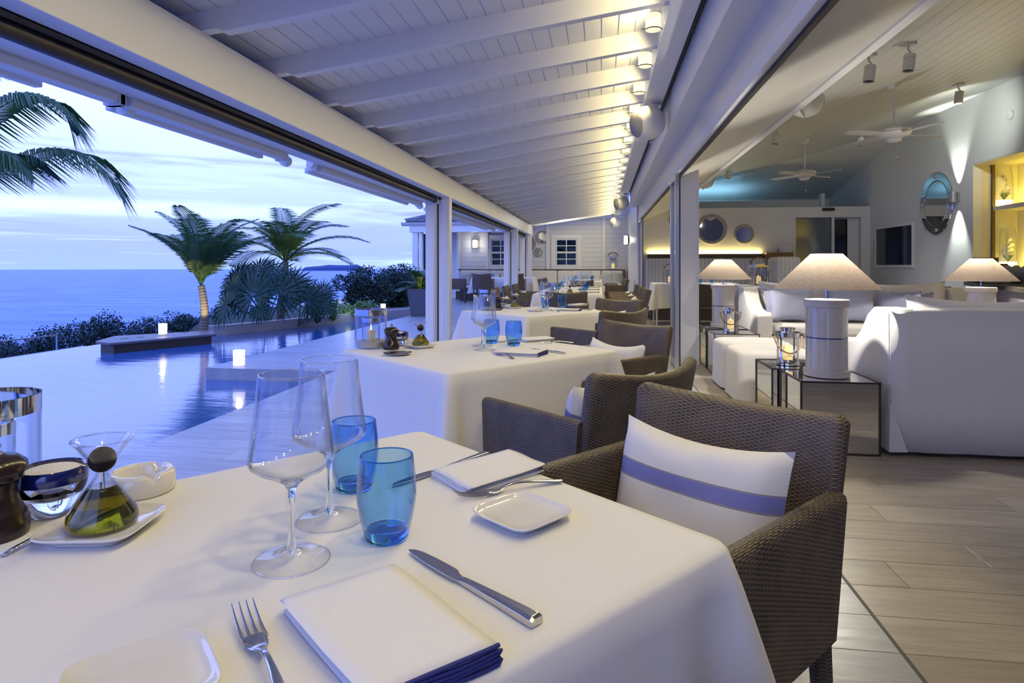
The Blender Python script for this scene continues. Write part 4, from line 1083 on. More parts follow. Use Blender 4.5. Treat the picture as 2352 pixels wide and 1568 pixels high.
# ---- lanterns with leather handle
def build_lantern():
    t = thing('round_lantern', 'x', 'lantern'); r = .075
    obj('base', MB().lathe([(r + .008, 0), (r + .008, .006), (r, .008), (r, .035), (r - .004, .037)], 36), M_chrome, t, angle=40)
    obj('glass_cylinder', MB().lathe([(r - .004, .03), (r - .004, .20)], 36, cap0=False, cap1=False), M_thin, t)
    obj('lid', MB().lathe([(r + .002, .195), (r + .002, .215), (r + .012, .217), (r + .012, .226), (.045, .230), (.045, .244), (.050, .246), (.050, .255), (.0004, .257)], 36), M_chrome, t, angle=30)
    for k in range(4): a = k * math.pi / 2 + .5; obj('upright', MB().box(-.006, .006, -.001, .001, .03, .2, Matrix.Rotation(a, 4, 'Z') @ Matrix.Translation((0, r, 0))), M_chrome, t, smooth=False)
    c = obj('candle', MB().lathe([(.032, .03), (.032, .115), (.030, .128), (.024, .122), (.0004, .112)], 24), M_candlewax, t); obj('flame', MB().lathe([(.0004, .118), (.004, .125), (.0035, .134), (.0004, .145)], 10), M_flame, c)
    mb = MB(); mb.tube([((r + .025) * math.cos(a), .05 - .03 * 0 + (-.10) * math.sin(a) * .45 - .05, .205 - .125 * math.sin(a)) for a in [math.pi * k / 16 for k in range(17)]], .006, 8); obj('handle', mb, M_leather, t)['label'] = 'tan leather handle'
    for sx in (-1, 1): obj('knob', MB().tube([(sx * r, 0, .205), (sx * (r + .035), 0, .205)], [.007, .010], 10), M_chrome, t)
    return t
M_candlewax = emis('glowing_cream_wax', (1, .72, .30), .55)
LANT = Proto(build_lantern)
LANT.put((1.30, 4.62, .4355), .2, 'chrome and glass lantern with leather handle left of the big lamp')
LANT.put((1.345, 6.80, .4355), -.1, 'chrome and glass lantern on the table behind the far ottoman')
# ---- ceiling fixtures
PC = ((0, 0, 2.598), (-.2, 0, 1)); PH = ((XR, YH, z_of(XR)), V((16.7 - YH, 0, 0)).cross(V((0, 0, 1))))
def ceil_pt(px, py): return APL(px, py, *PC)
def build_spot():
    t = thing('ceiling_spotlight', 'x', 'spotlight')
    obj('mount', MB().box(-.05, .05, -.05, .05, -.02, .02), M_plastic, t, smooth=False)
    obj('arm', MB().tube([(0, 0, -.015), (0, 0, -.05), (.025, 0, -.08), (.03, 0, -.10)], .009, 8), M_plastic, t)
    Mx = Matrix.Translation((.02, 0, -.10)) @ Matrix.Rotation(R(8), 4, 'Y')
    obj('housing', MB().lathe([(.047, 0), (.050, -.004), (.050, -.035), (.046, -.036), (.046, -.041), (.050, -.042), (.050, -.15), (.047, -.152), (.046, -.14), (.0004, -.138)], 28, M=Mx), M_plastic, t, angle=30)
    obj('lens', MB().lathe([(.046, -.1405), (.0004, -.1405)], 24, cap0=False, M=Mx), M_black, t)
    return t
SPOT = Proto(build_spot)
for px, py, lb in [(1995, 126, 'white ceiling spotlight left of the topmost one'), (2086, 100, 'topmost white ceiling spotlight'), (1781, 290, 'white ceiling spotlight above the nearer soffit, left of the near fan'), (1975, 303, 'white ceiling spotlight between the two fans'), (2201, 193, 'white ceiling spotlight washing the right wall'), (1672, 380, 'smallest white ceiling spotlight near the column')]:
    q = ceil_pt(px, py); SPOT.put(q, .3, lb, 'ceiling spotlights')
    if px == 2201: continue
    l = lamp('spotlight_beam', 'SPOT', q + V((.03, 0, -.27)), 150, (1, .95, .84), .03); l.data.spot_size = R(95); l.data.spot_blend = 1; aim(l, (q.x - .5, q.y - .3, 0))
def build_fan():
    t = thing('ceiling_fan', 'x', 'ceiling fan')
    obj('canopy', MB().lathe([(.0004, .04), (.075, .03), (.078, 0), (.06, -.05), (.02, -.075), (.0004, -.078)], 30), M_plastic, t, angle=60)
    obj('rod', MB().tube([(0, 0, -.06), (0, 0, -.50)], .015, 12), M_plastic, t)
    obj('motor', MB().lathe([(.022, -.49), (.03, -.505), (.10, -.52), (.165, -.535), (.182, -.555), (.175, -.58), (.182, -.585), (.165, -.61), (.11, -.635), (.08, -.642)], 36), M_plastic, t, angle=50)
    obj('light_cap', MB().lathe([(.082, -.635), (.086, -.655), (.075, -.68), (.04, -.695), (.0004, -.698)], 28), M_plastic, t, angle=50)
    for k in range(4):
        a = k * math.pi / 2 + .15; Mz = Matrix.Rotation(a, 4, 'Z') @ Matrix.Translation((0, 0, -.60)) @ Matrix.Rotation(R(8), 4, 'X')
        mb = MB(); pr_ = [(.12, -.02), (.18, -.05), (.30, -.065), (.55, -.07), (.63, -.05), (.65, 0), (.63, .05), (.55, .07), (.30, .065), (.18, .05), (.12, .02)]
        mb.prism(pr_, -.004, .004, Mz); obj('blade', mb, M_plastic, t, smooth=False)
    c = obj('pull_chain', MB().tube([(.03, 0, -.69), (.03, 0, -.86)], .0016, 5), M_steel, t); obj('knob', MB().lathe([(.0004, -.855), (.012, -.862), (.012, -.872), (.0004, -.88)], 12, c=(.03, 0, 0)), M_plastic, c)
    return t
FAN = Proto(build_fan)
q = ceil_pt(2053, 193); FAN.put(q, .2, 'nearer white ceiling fan at the upper right')
q = ceil_pt(1848, 321); FAN.put(q, .5, 'farther white ceiling fan at the centre right')
# ---- speakers
def build_speaker():
    t = thing('round_speaker', 'x', 'speaker')
    # body: ball cut by the front grille; local -X is the front, top bracket at origin
    c = V((-.16, 0, -.22)); Rr = .165
    Mx = Matrix.Translation(c) @ Matrix.Rotation(R(-25), 4, 'Z') @ Matrix.Rotation(R(-100), 4, 'Y')
    pr_ = [(Rr * math.sin(a) * (1.0 + .05 * math.sin(2 * a)), Rr * 1.12 * -math.cos(a)) for a in [R(4 + 8.7 * k) for k in range(15)]]
    obj('body', MB().lathe([(.0004, pr_[0][1])] + pr_, 40, M=Mx), M_plastic, t, angle=50)
    zf = pr_[-1][1]; rf = pr_[-1][0]
    obj('grille', MB().lathe([(rf - .001, zf), (rf - .002, zf + .006), (rf * .9, zf + .018), (rf * .5, zf + .040), (.0004, zf + .048)], 36, M=Mx), M_speakgrille, t, angle=60)['label'] = 'grey domed grille'
    obj('bracket', MB().tube([(0, .0, -.01), (.01, 0, -.05), (.03, 0, -.20), (.0, 0, -.34), (-.10, 0, -.40)], .011, 8), M_plastic, t)
    obj('mount', MB().lathe([(.0004, 0), (.05, -.002), (.05, -.016), (.02, -.024), (.0004, -.026)], 20), M_plastic, t)
    return t
SPK = Proto(build_speaker)
SPK.put((.55, AX(1508, 215, .55).y, 2.745), R(48), 'nearest round wall speaker hanging under the veranda fascia')
SPK.put((.55, AX(1437, 433, .55).y, 2.745), R(48), 'second round speaker under the veranda fascia, smaller')
SPK.put((.55, 20.3, 2.745), R(48), 'farthest tiny round speaker under the veranda fascia')
SPK.put(AD(1852, 230, 6.4) - V((.103, .123, -.21)), R(230), 'round speaker half hidden above the soffit, upper right')
SPK.put(AD(1619, 413, 12.1) - V((.103, .123, -.21)), R(230), 'small round speaker half hidden above the soffit beside the column')
# ---- veranda lamps
def build_vlamp():
    t = thing('glass_tube_lamp', 'x', 'lamp')
    obj('tube', MB().lathe([(.050, -.055), (.055, -.05), (.055, .05), (.050, .055)], 24, cap0=False, cap1=False), M_tube, t, angle=40)
    obj('bracket', MB().tube([(.058 * math.cos(a), .058 * math.sin(a), -.052) for a in [R(200 + 20 * k) for k in range(9)]], .004, 6), M_darkmetal, t)
    obj('hook', MB().tube([(-.055, -.02, -.05), (-.085, -.02, -.045)], .006, 6), M_steel, t)
    return t
VL = Proto(build_vlamp); wd = ['nearest', 'second', 'third', 'fourth', 'fifth', 'sixth', 'seventh', 'eighth', 'ninth', 'tenth', 'eleventh', 'twelfth', 'thirteenth']
vis = [y for y in RAF if 2 < y < 20]
for k, y in enumerate(vis):
    VL.put((.365, y + .4, rz(.365) + .045), 0, '%s glowing glass tube lamp between the veranda rafters' % wd[k] if k < 10 else '%s glowing tube lamp in the far half of the veranda rafters' % wd[min(k - 10, 11)], 'tube lamps between the rafters')
# ---- roller blinds and awnings along the eave
def blind(y0, y1, lb):
    t = thing('roller_blind', lb, 'roller blind', (-2.44, y0, 2.105))
    obj('cloth_roll', MB().tube([(0, 0, 0), (0, y1 - y0, 0)], .042, 20), M_dark, t)
    obj('end_bracket', MB().box(-.05, .05, y1 - y0, y1 - y0 + .02, -.05, .07), M_white, t, smooth=False)
blind(-2.1, posts[0] - .2, 'long dark brown roller blind along the eave, nearest')
blind(posts[0] + .02, posts[1] - .2, 'dark brown roller blind beyond the first post')
blind(posts[1] + .02, posts[2] - .2, 'short dark brown roller blind beyond the second post')
def awning(y0, y1, lb):
    t = thing('folding_awning', lb, 'awning', (-2.82, y0, 2.06)); L = y1 - y0
    mb = MB(); pr_ = [(.06, .01), (.07, .05), (.05, .10), (0, .115), (-.05, .10), (-.06, .05), (-.045, .02), (0, .0)]; mb.prism(pr_, 0, L, axis='y'); obj('cassette', mb, M_white, t, bevel=.006)
    obj('front_bar', MB().box(-.12, -.07, 0, L * .93, -.005, .05), M_white, t, bevel=.008)
    obj('roller', MB().tube([(0, -.12, .06), (0, L + .12, .06)], .03, 12), M_white, t)
    for y in (-.06, L + .06): obj('bracket', MB().box(-.06, .05, y - .03, y + .03, .0, .13), M_white, t, bevel=.01)
    obj('elbow', MB().lathe([(.0004, -.03), (.05, -.028), (.05, .028), (.0004, .03)], 16, M=Matrix.Translation((-.02, L + .16, .02)) @ Matrix.Rotation(R(90), 4, 'X')), M_white, t)
    return t
ya = AX(248, 210, -2.82).y; yb = AX(282, 215, -2.82).y; yc = AX(640, 340, -2.82).y; yd = AX(725, 375, -2.82).y
awning(-1.8, ya, 'white folding awning at the upper left edge'); awning(yb, yc, 'white folding awning above the sea, second from the left'); awning(yd, posts[0] + .2, 'white folding awning ending at the first post')
awning(posts[0] + .9, posts[1] - .6, 'white folding awning beyond the first post')

# ---- right wall
q = AX(2153, 467, XR); rr = (AX(2153, 396, XR).z - AX(2153, 539, XR).z) / 2
t = thing('round_mirror', 'large round mirror with a wide glass rim on the right wall', 'mirror', (XR, q.y, q.z)); MY = Matrix.Rotation(R(-90), 4, 'Y')
obj('outer_ring', MB().lathe([(rr * .72, .02), (rr * .74, .026), (rr * .97, .030), (rr, .022), (rr, 0)], 64, cap0=False, M=MY), M_mirror, t, angle=20)
obj('glass', MB().lathe([(.0004, .024), (rr * .70, .024), (rr * .725, .018)], 64, cap0=False, cap1=False, M=MY), M_mirror, t, angle=20)
obj('groove', MB().lathe([(rr * .735, .022), (rr * .725, .0235), (rr * .715, .022)], 64, cap0=False, cap1=False, M=MY), M_darkmetal, t)
for k in range(4):
    a = k * math.pi / 2; obj('clip', MB().box(-.05, -.02, -.035, .035, -.03, .03, Matrix.Rotation(a, 4, 'X') @ Matrix.Translation((0, 0, rr * .86))), M_chrome, t, bevel=.008)
q = AX(2203, 452, XR); t = thing('wall_sconce', 'aluminium up and down sconce beside the large mirror', 'wall lamp', (XR, q.y, q.z))
obj('body', MB().lathe([(.05, -.085), (.055, -.08), (.055, .08), (.05, .085)], 28, c=(-.09, 0, 0)), M_alu, t, angle=30); obj('back_plate', MB().box(-.04, 0, -.03, .03, -.07, .07), M_alu, t, smooth=False)
for s_ in (-1, 1):
    l = lamp('sconce_beam', 'SPOT', (XR - .085, q.y, q.z + s_ * .115), 150, (.92, 1, .88), .02); l.data.spot_size = R(58); l.data.spot_blend = .8; aim(l, (XR, q.y, q.z + s_ * 1.0))
q = ceil_pt(2201, 193); l = lamp('wall_wash', 'SPOT', q + V((.02, 0, -.29)), 80, (.92, 1, .88), .03); l.data.spot_size = R(100); l.data.spot_blend = 1; aim(l, AX(2190, 300, XR))
q = AX(2322, 264, XR); tag(obj('smoke_detector', MB().lathe([(.07, 0), (.07, .02), (.05, .03), (.0004, .032)], 24, M=Matrix.Translation((XR, q.y, q.z)) @ MY), M_grey_wall), 'small round white cover high on the right wall', 'detector')
a, b_ = AX(2014, 0, XR).y, AX(2096, 0, XR).y; z0, z1 = AX(2096, 608, XR).z, AX(2096, 516, XR).z
t = bpy.data.objects.new('window_3', None); COL.objects.link(t); t['kind'] = 'structure'
mb = MB(); k = .05; y0_, y1_ = min(a, b_), max(a, b_)
mb.box(XR - .02, XR, y0_ - k, y0_, z0 - k, z1 + k); mb.box(XR - .02, XR, y1_, y1_ + k, z0 - k, z1 + k); mb.box(XR - .02, XR, y0_ - k, y1_ + k, z0 - k, z0); mb.box(XR - .02, XR, y0_ - k, y1_ + k, z1, z1 + k)
obj('window_frame', mb, M_white, t, smooth=False); obj('pane', MB().box(XR - .012, XR - .002, y0_, y1_, z0, z1), m_dg2, t, smooth=False)
# niche cabinet
M_niche = simple('cream_niche_lacquer', (.62, .58, .48), .5)
d = .62
sbox('niche_wall_side', XR + .12, XR + d, NY1 - .002, NY1 + .03, 0, NZ, M_niche); sbox('niche_ceiling', XR, XR + d, NY0, NY1, NZ, NZ + .03, M_niche); sbox('niche_wall_end', XR + .12, XR + d, NY0 - .03, NY0, 0, NZ, M_niche)
mb = MB(); mb.box(XR + d, XR + d + .03, NY0, NY1 + .03, 0, NZ)
for yy in (NY1 - .75, NY1 - 1.5): mb.box(XR + d - .012, XR + d + .01, yy - .1, yy - .09, 0, NZ)
struct('niche_wall_back', mb, M_niche)
sz = AX(2275, 480, XR + .27).z
sbox('niche_frame', XR + .25, XR + .29, NY1 - .04, NY1, 0, NZ, M_wood)
tag(obj('niche_shelf', MB().box(XR + .26, XR + d, NY0, NY1 - .002, sz - .035, sz + .03), M_niche, smooth=False), 'long shelf dividing the yellow lit niche', 'shelf')
lz = AX(2315, 616, XR + .35).z
tag(obj('niche_shelf', MB().box(XR + .26, XR + d, NY0, NY1 - .002, lz - .05, lz), M_niche, smooth=False), 'lower shelf of the yellow lit niche, behind the basket', 'shelf')
for z in (sz + .04, lz + .01):
    l = lamp('niche_light', 'AREA', (XR + .32, (NY0 + NY1) / 2, z), 55, (1, .74, .06), (NY1 - NY0 - .1, .02)); l.rotation_euler = V((1, 0, .22)).to_track_quat('-Z', 'Y').to_euler()
def build_orchid():
    t = thing('orchid_vase', 'x', 'orchid'); rnd = random.Random(5)
    obj('glowing_block', MB().lathe([(.11, 0), (.11, .095), (.105, .098)], 32), M_orchidbase, t, angle=40)
    obj('glass_vase', MB().lathe([(.11, .097), (.115, .3), (.105, .5), (.085, .62)], 32, cap0=False, cap1=False), M_thin, t)
    for k, (a, L) in enumerate([(.4, .16), (2.6, .17), (4.2, .13), (5.4, .15)]):
        mb = MB(); rows = []
        for i in range(7):
            q = i / 6; w_ = .035 * math.sin(math.pi * min(q * .9 + .08, 1)); r = q * L * .6; z = .10 + .09 * math.sin(q * 2.0)
            rows.append([(r * math.cos(a) - s_ * w_ * math.sin(a), r * math.sin(a) + s_ * w_ * math.cos(a), z + .008 * abs(s_)) for s_ in (-1, 0, 1)])
        mb.grid(rows); obj('leaf', mb, M_orchleaf, t, solid=.003)
    st = [(0, 0, .10), (.02, .01, .22), (.01, .03, .34), (-.01, .0, .44), (.0, -.05, .47)]
    obj('stem', MB().tube(st, .003, 6), M_orchleaf, t)
    for k in range(11):
        q = k / 10; i = .25 + q * .75; p = V(st[1]).lerp(V(st[-2]), q) + V((rnd.uniform(-.04, .04), rnd.uniform(-.055, .055), rnd.uniform(-.01, .03)))
        mb = MB(); N = Matrix.Translation(p) @ Matrix.Rotation(R(-90 + rnd.uniform(-35, 35)), 4, 'Y') @ Matrix.Rotation(rnd.uniform(0, 6), 4, 'Z')
        for a in range(5):
            c_, s_ = math.cos(a * 1.2566), math.sin(a * 1.2566); L = .030 if a % 2 else .034; w_ = .015
            mb.add([N @ V((0, 0, 0)), N @ V((c_ * L * .5 - s_ * w_, s_ * L * .5 + c_ * w_, .004)), N @ V((c_ * L, s_ * L, .001)), N @ V((c_ * L * .5 + s_ * w_, s_ * L * .5 - c_ * w_, .004))], [(0, 1, 2, 3)])
        o = obj('flower', mb, M_petal, t, smooth=False); obj('lip', MB().lathe([(.0004, .008), (.005, .003), (.0004, -.003)], 8, M=N), M_lip, o)
    return t
M_orchleaf = simple('orchid_leaf', (.05, .08, .015), .4); M_petal = simple('white_petal', (.85, .83, .76), .6); M_lip = simple('yellow_orchid_lip', (.6, .35, .03), .6)
ORC = Proto(build_orchid)
q = AX(2306, 476, XR + .43); ORC.put((XR + .43, q.y, sz + .031), 0, 'white orchid on a glowing block on the upper niche shelf')
q = AX(2315, 610, XR + .43); ORC.put((XR + .43, q.y, lz + .001), 1.2, 'white orchid on a glowing block on the lower niche shelf')
# ---- bar counter
CZ = .92
e0 = G(2213, 646, CZ); e1 = G(2352, 661, CZ); dr_ = V((e1.x - e0.x, e1.y - e0.y, 0)); e2 = V((e0.x, e0.y, 0)) + dr_ * 1.25
t = thing('bar_counter', 'dark-topped bar counter below the niche at the right', 'counter')
poly = [(e0.x, e0.y), (e2.x, e2.y), (XR - .01, e2.y - .5), (XR - .01, e0.y + .35)]
obj('counter_top', MB().prism(poly, CZ - .05, CZ), M_countertop := simple('glossy_dark_counter', (.035, .03, .028), .12), t, bevel=.006)
ins = [(e0.x + .12, e0.y + .02), (e2.x + .12, e2.y), (XR - .02, e2.y - .4), (XR - .02, e0.y + .3)]
obj('body', MB().prism(ins, .0, CZ - .05), simple('grey_lilac_panel', (.30, .28, .32), .5), t, smooth=False)
q1 = V((ins[0][0], ins[0][1], 0)); dn = (V((ins[1][0], ins[1][1], 0)) - q1).normalized(); pn = V((dn.y, -dn.x, 0)); pn = pn if pn.x < 0 else -pn
pp = [q1 + pn * .02 - dn * .03, q1 + pn * .02 + dn * .42, q1 + dn * .42 - pn * .01, q1 - dn * .03 - pn * .01]
obj('end_panel', MB().prism([(p.x, p.y) for p in pp], 0, CZ - .05), M_wood, t, smooth=False)['label'] = 'dark wood end panel'
q = G(2272, 655, CZ + .03); q = V((4.98, 8.55, CZ)); q = AD(2264, 646, 8.35)
t = thing('wicker_basket', 'rectangular brown wicker basket on the bar counter', 'basket', (q.x, q.y, CZ + .001), R(-8)); rings = []
for z, s_ in [(0, .92), (.05, .95), (.12, .98), (.2, 1.0), (.215, 1.03), (.225, 1.0)]: rings.append([(x * s_, y * s_ * .7, z) for x, y, _ in sq_ring(.20, 0, 32, 8)])
mb = MB(); skin_rings(mb, rings, cap_top=False); obj('basket_wall', mb, M_wicker, t, solid=.012, angle=60)
obj('rim', MB().tube([(x * 1.02, y * .72, .225 + .003 * (k % 2)) for k, (x, y, _) in enumerate(sq_ring(.20, 0, 33, 8))], .012, 6), M_wicker, t)
MEN = None
def build_menu(): return tag(obj('menu_folder', MB().box(-.105, .105, -.006, .006, 0, .30), M_black, bevel=.002), 'x', 'menu')
MENU = Proto(build_menu)
for k in range(3): MENU.put((q.x - .02 + .02 * k, q.y + .05 - .05 * k, CZ + .02), R(-8 + 3 * k), '%s black menu folder standing in the wicker basket' % ('rear', 'middle', 'front')[k], 'menus in the basket')
m_shell = simple('grey_clam_shell', (.34, .33, .30), .8, bump=.012, bscale=22)
def clam(nm, lb, loc, s_, rz_):
    mb = MB(); rows = []
    for i in range(13):
        ph_ = math.pi / 2 * i / 12; row = []
        for k in range(72):
            a = 2 * math.pi * k / 72; rr_ = math.sin(ph_) * (1 + .13 * math.sin(ph_) * math.cos(7 * a)); row.append((rr_ * math.cos(a) * .25 * s_, rr_ * math.sin(a) * .16 * s_, (1 - math.cos(ph_)) * .16 * s_ * (1 + .16 * math.cos(7 * a) * math.sin(ph_)) + .001))
        rows.append(row)
    mb.grid(rows[1:], True); mb.face(rows[1]); o = obj(nm, mb, m_shell, loc=loc, solid=.012 * s_, angle=60); o.rotation_euler = (0, 0, rz_); tag(o, lb, 'shell')
q = AD(2335, 650, 7.7); clam('giant_clam_shell', 'large grey giant clam shell on the bar counter at the right edge', (q.x, q.y, CZ + .006), 1.15, R(60))
q = AD(2338, 610, 8.5); clam('small_shell', 'pale shell behind the giant clam shell on the counter', (q.x, q.y, CZ + .006), .55, R(20))
q = AD(2302, 652, 7.9); tag(obj('magazine', MB().box(-.15, .15, -.11, .11, 0, .006), M_wallpap := simple('glossy_yellowed_paper', (.5, .45, .32), .2), loc=(q.x, q.y, CZ + .001)), 'flat magazine on the counter between basket and clam shell', 'magazine')
chair((4.95, 10.3, 0), R(150), 'woven armchair behind the sofas near the right wall', CUSHP, 'white cushion on the armchair near the right wall')

# ================================================================ back of the room: banquette
bx0 = AY(1487, 0, YB).x; bx1 = AY(1748, 0, YB).x; bx2 = AY(1822, 0, YB - .4).x
lz = AY(1600, 581, YB).z
t = thing('striped_banquette', 'grey and white striped banquette along the back wall under the yellow light', 'banquette')
obj('backrest', MB().box(bx0 - .05, bx1 + .05, YB - .34, YB - .14, .45, lz - .12), M_stripe, t, bevel=.04, seg=3)
obj('seat', MB().box(bx0, bx1 + .1, YB - .85, YB - .30, .30, .50), M_stripe, t, bevel=.03, seg=3)
obj('plinth', MB().box(bx0, bx1 + .02, YB - .95, YB - .12, 0, .30), M_wood, t, smooth=False)
obj('light_shelf', MB().box(bx0, bx1, YB - .13, YB - .002, lz - .14, lz - .02), M_wood, t, smooth=False)['label'] = 'dark wood shelf hiding the yellow light'
obj('led_strip', MB().box(bx0, bx1, YB - .06, YB - .03, lz - .018, lz - .004), M_strip, t, smooth=False)
obj('end_wing', MB().box(bx1 + .02, bx2 - .05, YB - 1.15, YB - .37, .45, lz - .1), M_stripe, t, bevel=.09, seg=5)
l = lamp('banquette_led', 'AREA', ((bx0 + bx1) / 2, YB - .045, lz), 14, (1, .80, .28), (bx1 - bx0, .03)); l.data.energy = 6; l.rotation_euler = V((0, .28, 1)).to_track_quat('-Z', 'Y').to_euler()
tag(obj('wood_cabinet', MB().box(bx1 + .03, bx2 + .02, YB - .35, YB - .002, 0, lz + .0), M_cabinet := simple('oiled_wood', (.17, .09, .03), .35, bump=.0005), bevel=.004), 'brown wooden cabinet at the right end of the striped banquette', 'cabinet')
q = AY(1805, 578, YB - .2)
for k in range(5): tag(obj('folded_towel', MB().box(-.11, .11, -.07, .07, 0, .024), M_napkin, loc=(q.x + .004 * (k % 2), YB - .18, lz + .001 + k * .0245), bevel=.009), '%s white folded napkin of the pile on the wooden cabinet' % ('lowest', 'second', 'middle', 'fourth', 'topmost')[k], 'napkin', 'napkins piled on the cabinet')
q = AY(1790, 578, YB - .2); o = MENU.put((q.x - .03, YB - .2, lz + .002), R(70), 'dark menu holder left of the pile of napkins on the cabinet', scale=.35)
def wall_mirror(px, py, rpx, Y, lb, w_=.28, m=None):
    q = AY(px, py, Y); r = rpx / FPX * (Y / (math.cos(YAW) + math.sin(YAW) * (px - 1176) / FPX))
    t = thing('round_wall_mirror', lb, 'mirror', (q.x, Y, q.z)); MX = Matrix.Rotation(R(90), 4, 'X')
    obj('wooden_frame', MB().lathe([(r * (1 - w_), .01), (r * (1 - w_), .03), (r * (1 - w_ * .6), .045), (r * .97, .04), (r, .02), (r, 0)], 48, cap0=False, M=MX), m or M_frame, t, angle=40)
    obj('glass', MB().lathe([(.0004, .016), (r * (1 - w_), .016)], 48, cap0=False, cap1=False, M=MX), M_mirror, t)
wall_mirror(1634, 527, 34.5, YB, 'largest round mirror with grey wooden frame above the banquette', .22)
wall_mirror(1708, 538, 22.5, YB, 'smaller round mirror right of the largest one above the banquette', .25)
wall_mirror(1556, 503, 20, YB, 'round mirror cut by the glass door frame above the banquette', .22)
wall_mirror(1246, 545, 15.5, YW, 'upper round mirror on the far wall left of the window')
wall_mirror(1236, 580, 10.5, YW, 'small lower round mirror on the far wall')
wall_mirror(1213, 560, 18, YW, 'round mirror on the far wall half hidden by the posts')
tag(obj('door_sensor', MB().prism([(-.11 + .0, -.03), (.11, -.03), (.135, 0), (.11, .035), (-.11, .035), (-.135, 0)], 0, .05, Matrix.Translation((AY(1902, 481, YB).x, YB - .05, AY(1902, 481, YB).z)), axis='y'), M_black, bevel=.01), 'black oval motion sensor above the back door', 'sensor')
# dining table before the banquette
q0 = AY(1503, 650, 12.0); q1 = AY(1702, 650, 12.0); zt = .80
draped_table('white-clothed table before the striped banquette, seen through the glass door', ((q0.x + q1.x) / 2, 12.55), 0, (q1.x - q0.x) / 2, .42, zt, .45, 31, None, M_white)
sq = build_lantern2 = None
def build_sqlant():
    t = thing('square_lantern', 'x', 'lantern'); w_ = .085; h = .26
    mb = MB(); e = .014
    for sx in (-1, 1):
        for sy in (-1, 1): mb.box(sx * w_ - e / 2, sx * w_ + e / 2, sy * w_ - e / 2, sy * w_ + e / 2, 0, h)
    for z0 in (0, h - .02):
        mb.box(-w_ - e / 2, w_ + e / 2, -w_ - e / 2, -w_ + e / 2, z0, z0 + .02); mb.box(-w_ - e / 2, w_ + e / 2, w_ - e / 2, w_ + e / 2, z0, z0 + .02); mb.box(-w_ - e / 2, -w_ + e / 2, -w_, w_, z0, z0 + .02); mb.box(w_ - e / 2, w_ + e / 2, -w_, w_, z0, z0 + .02)
    obj('frame', mb, M_steel, t, smooth=False)
    obj('floor_plate', MB().box(-w_, w_, -w_, w_, .002, .012), M_steel, t, smooth=False); obj('roof', MB().box(-w_ * .7, w_ * .7, -w_ * .7, w_ * .7, h, h + .025), M_steel, t, bevel=.008)
    for s_ in (-1, 1): obj('pane', MB().box(-w_, w_, s_ * w_ - .001, s_ * w_ + .001, .02, h - .02), M_thin, t, smooth=False)
    c = obj('candle', MB().lathe([(.032, .012), (.032, .10), (.026, .115), (.0004, .10)], 20), M_candlewax, t); obj('flame', MB().lathe([(.0004, .105), (.004, .113), (.0004, .13)], 8), M_flame, c)
    obj('handle', MB().tube([(.11 * math.cos(a), .0, h + .02 + .085 * math.sin(a)) for a in [math.pi * k / 12 for k in range(13)]], .010, 8), M_leather2, t)
    return t
M_leather2 = simple('brown_rope_handle', (.16, .11, .07), .7)
SQL = Proto(build_sqlant)
def ontable(px, Y, z): q = AY(px, 640, Y); return V((q.x, Y, z + .001))
SQL.put(ontable(1538, 12.4, zt), .25, 'square lantern on the clothed table seen through the glass door')
SQL.put(ontable(1742, 11.2, .80), .25, 'larger square lantern behind the back of the far sofa', scale=1.3)
q = AY(1742, 640, 11.2); draped_table('white-clothed table right behind the far sofa', (q.x + .25, 11.2), 0, .5, .42, .80, .45, 37, None, M_white)
TUMBF.put(ontable(1609, 12.4, zt), 0, 'blue tumbler left of the lamp shade on the banquette table'); TUMBF.put(ontable(1635, 12.4, zt), 0, 'blue tumbler under the lamp shade on the banquette table')
for px in (1764, 1794, 1806): WINEF.put(ontable(px, 11.1, .80), 0, '%s wine glass behind the far sofa' % {1764: 'left', 1794: 'middle', 1806: 'right'}[px], 'wine glasses behind the far sofa')
q = AY(1648, 700, 11.0); CHAIR.put((q.x, 11.75, 0), 0, 'dark armchair at the banquette table, behind the lamp by the column')

# ================================================================ far end of the veranda
xl_ = AY(1058, 0, YW).x
t = thing('white_banquette', 'long cream banquette along the far wall of the veranda', 'banquette')
bz = AY(1200, 619, YW).z
obj('seat', MB().box(xl_, .72, YW - .78, YW - .24, .28, .48), M_seatpad, t, bevel=.03)
obj('plinth', MB().box(xl_, .72, YW - .74, YW - .08, 0, .28), M_wood, t, smooth=False)
obj('top_ledge', MB().box(xl_ - .05, .80, YW - .24, YW - .065, bz - .02, bz + .015), M_wood, t, smooth=False)
pxs = [1058, 1125, 1200, 1280, 1381, 1437]
for a, b2 in zip(pxs[:-1], pxs[1:]): obj('back_cushion', MB().box(AY(a, 0, YW - .3).x + .01, AY(b2, 0, YW - .3).x - .01, YW - .36, YW - .20, .47, bz - .03), M_seatpad, t, bevel=.04, seg=3)
obj('end_panel', MB().box(.72, .80, YW - .8, YW - .07, 0, bz + .0), M_wood, t, smooth=False)
FC = Proto(build_cushion(.46, .40, .14, simple('grey_linen', (.42, .42, .41), .9), name='scatter_cushion', tilt=R(14)))
for k, (px, s_, r_, lb) in enumerate([(1068, 1.1, 0, 'cream cushion at the left end of the far banquette'), (1106, .9, .2, 'cushion standing beside the left end cushion on the far banquette'), (1349, .9, 0, 'pale cushion lying low near the right of the far banquette'), (1394, 1.0, 0, 'grey cushion leaning before the two pointed ones on the far banquette'), (1409, 1.1, .3, 'grey cushion second from the right end of the far banquette'), (1424, 1.2, .5, 'pointed grey cushion at the right end of the far banquette')]):
    q = AY(px, 640, YW - .42); FC.put((q.x, YW - .50, .484), math.pi + r_, lb, 'cushions on the far banquette', scale=s_)
q = AY(1408, 617, YW - .15); SQL.put((q.x, YW - .155, bz + .016), 0, 'tall black lantern with a lit candle on the ledge of the far banquette', scale=1.55)
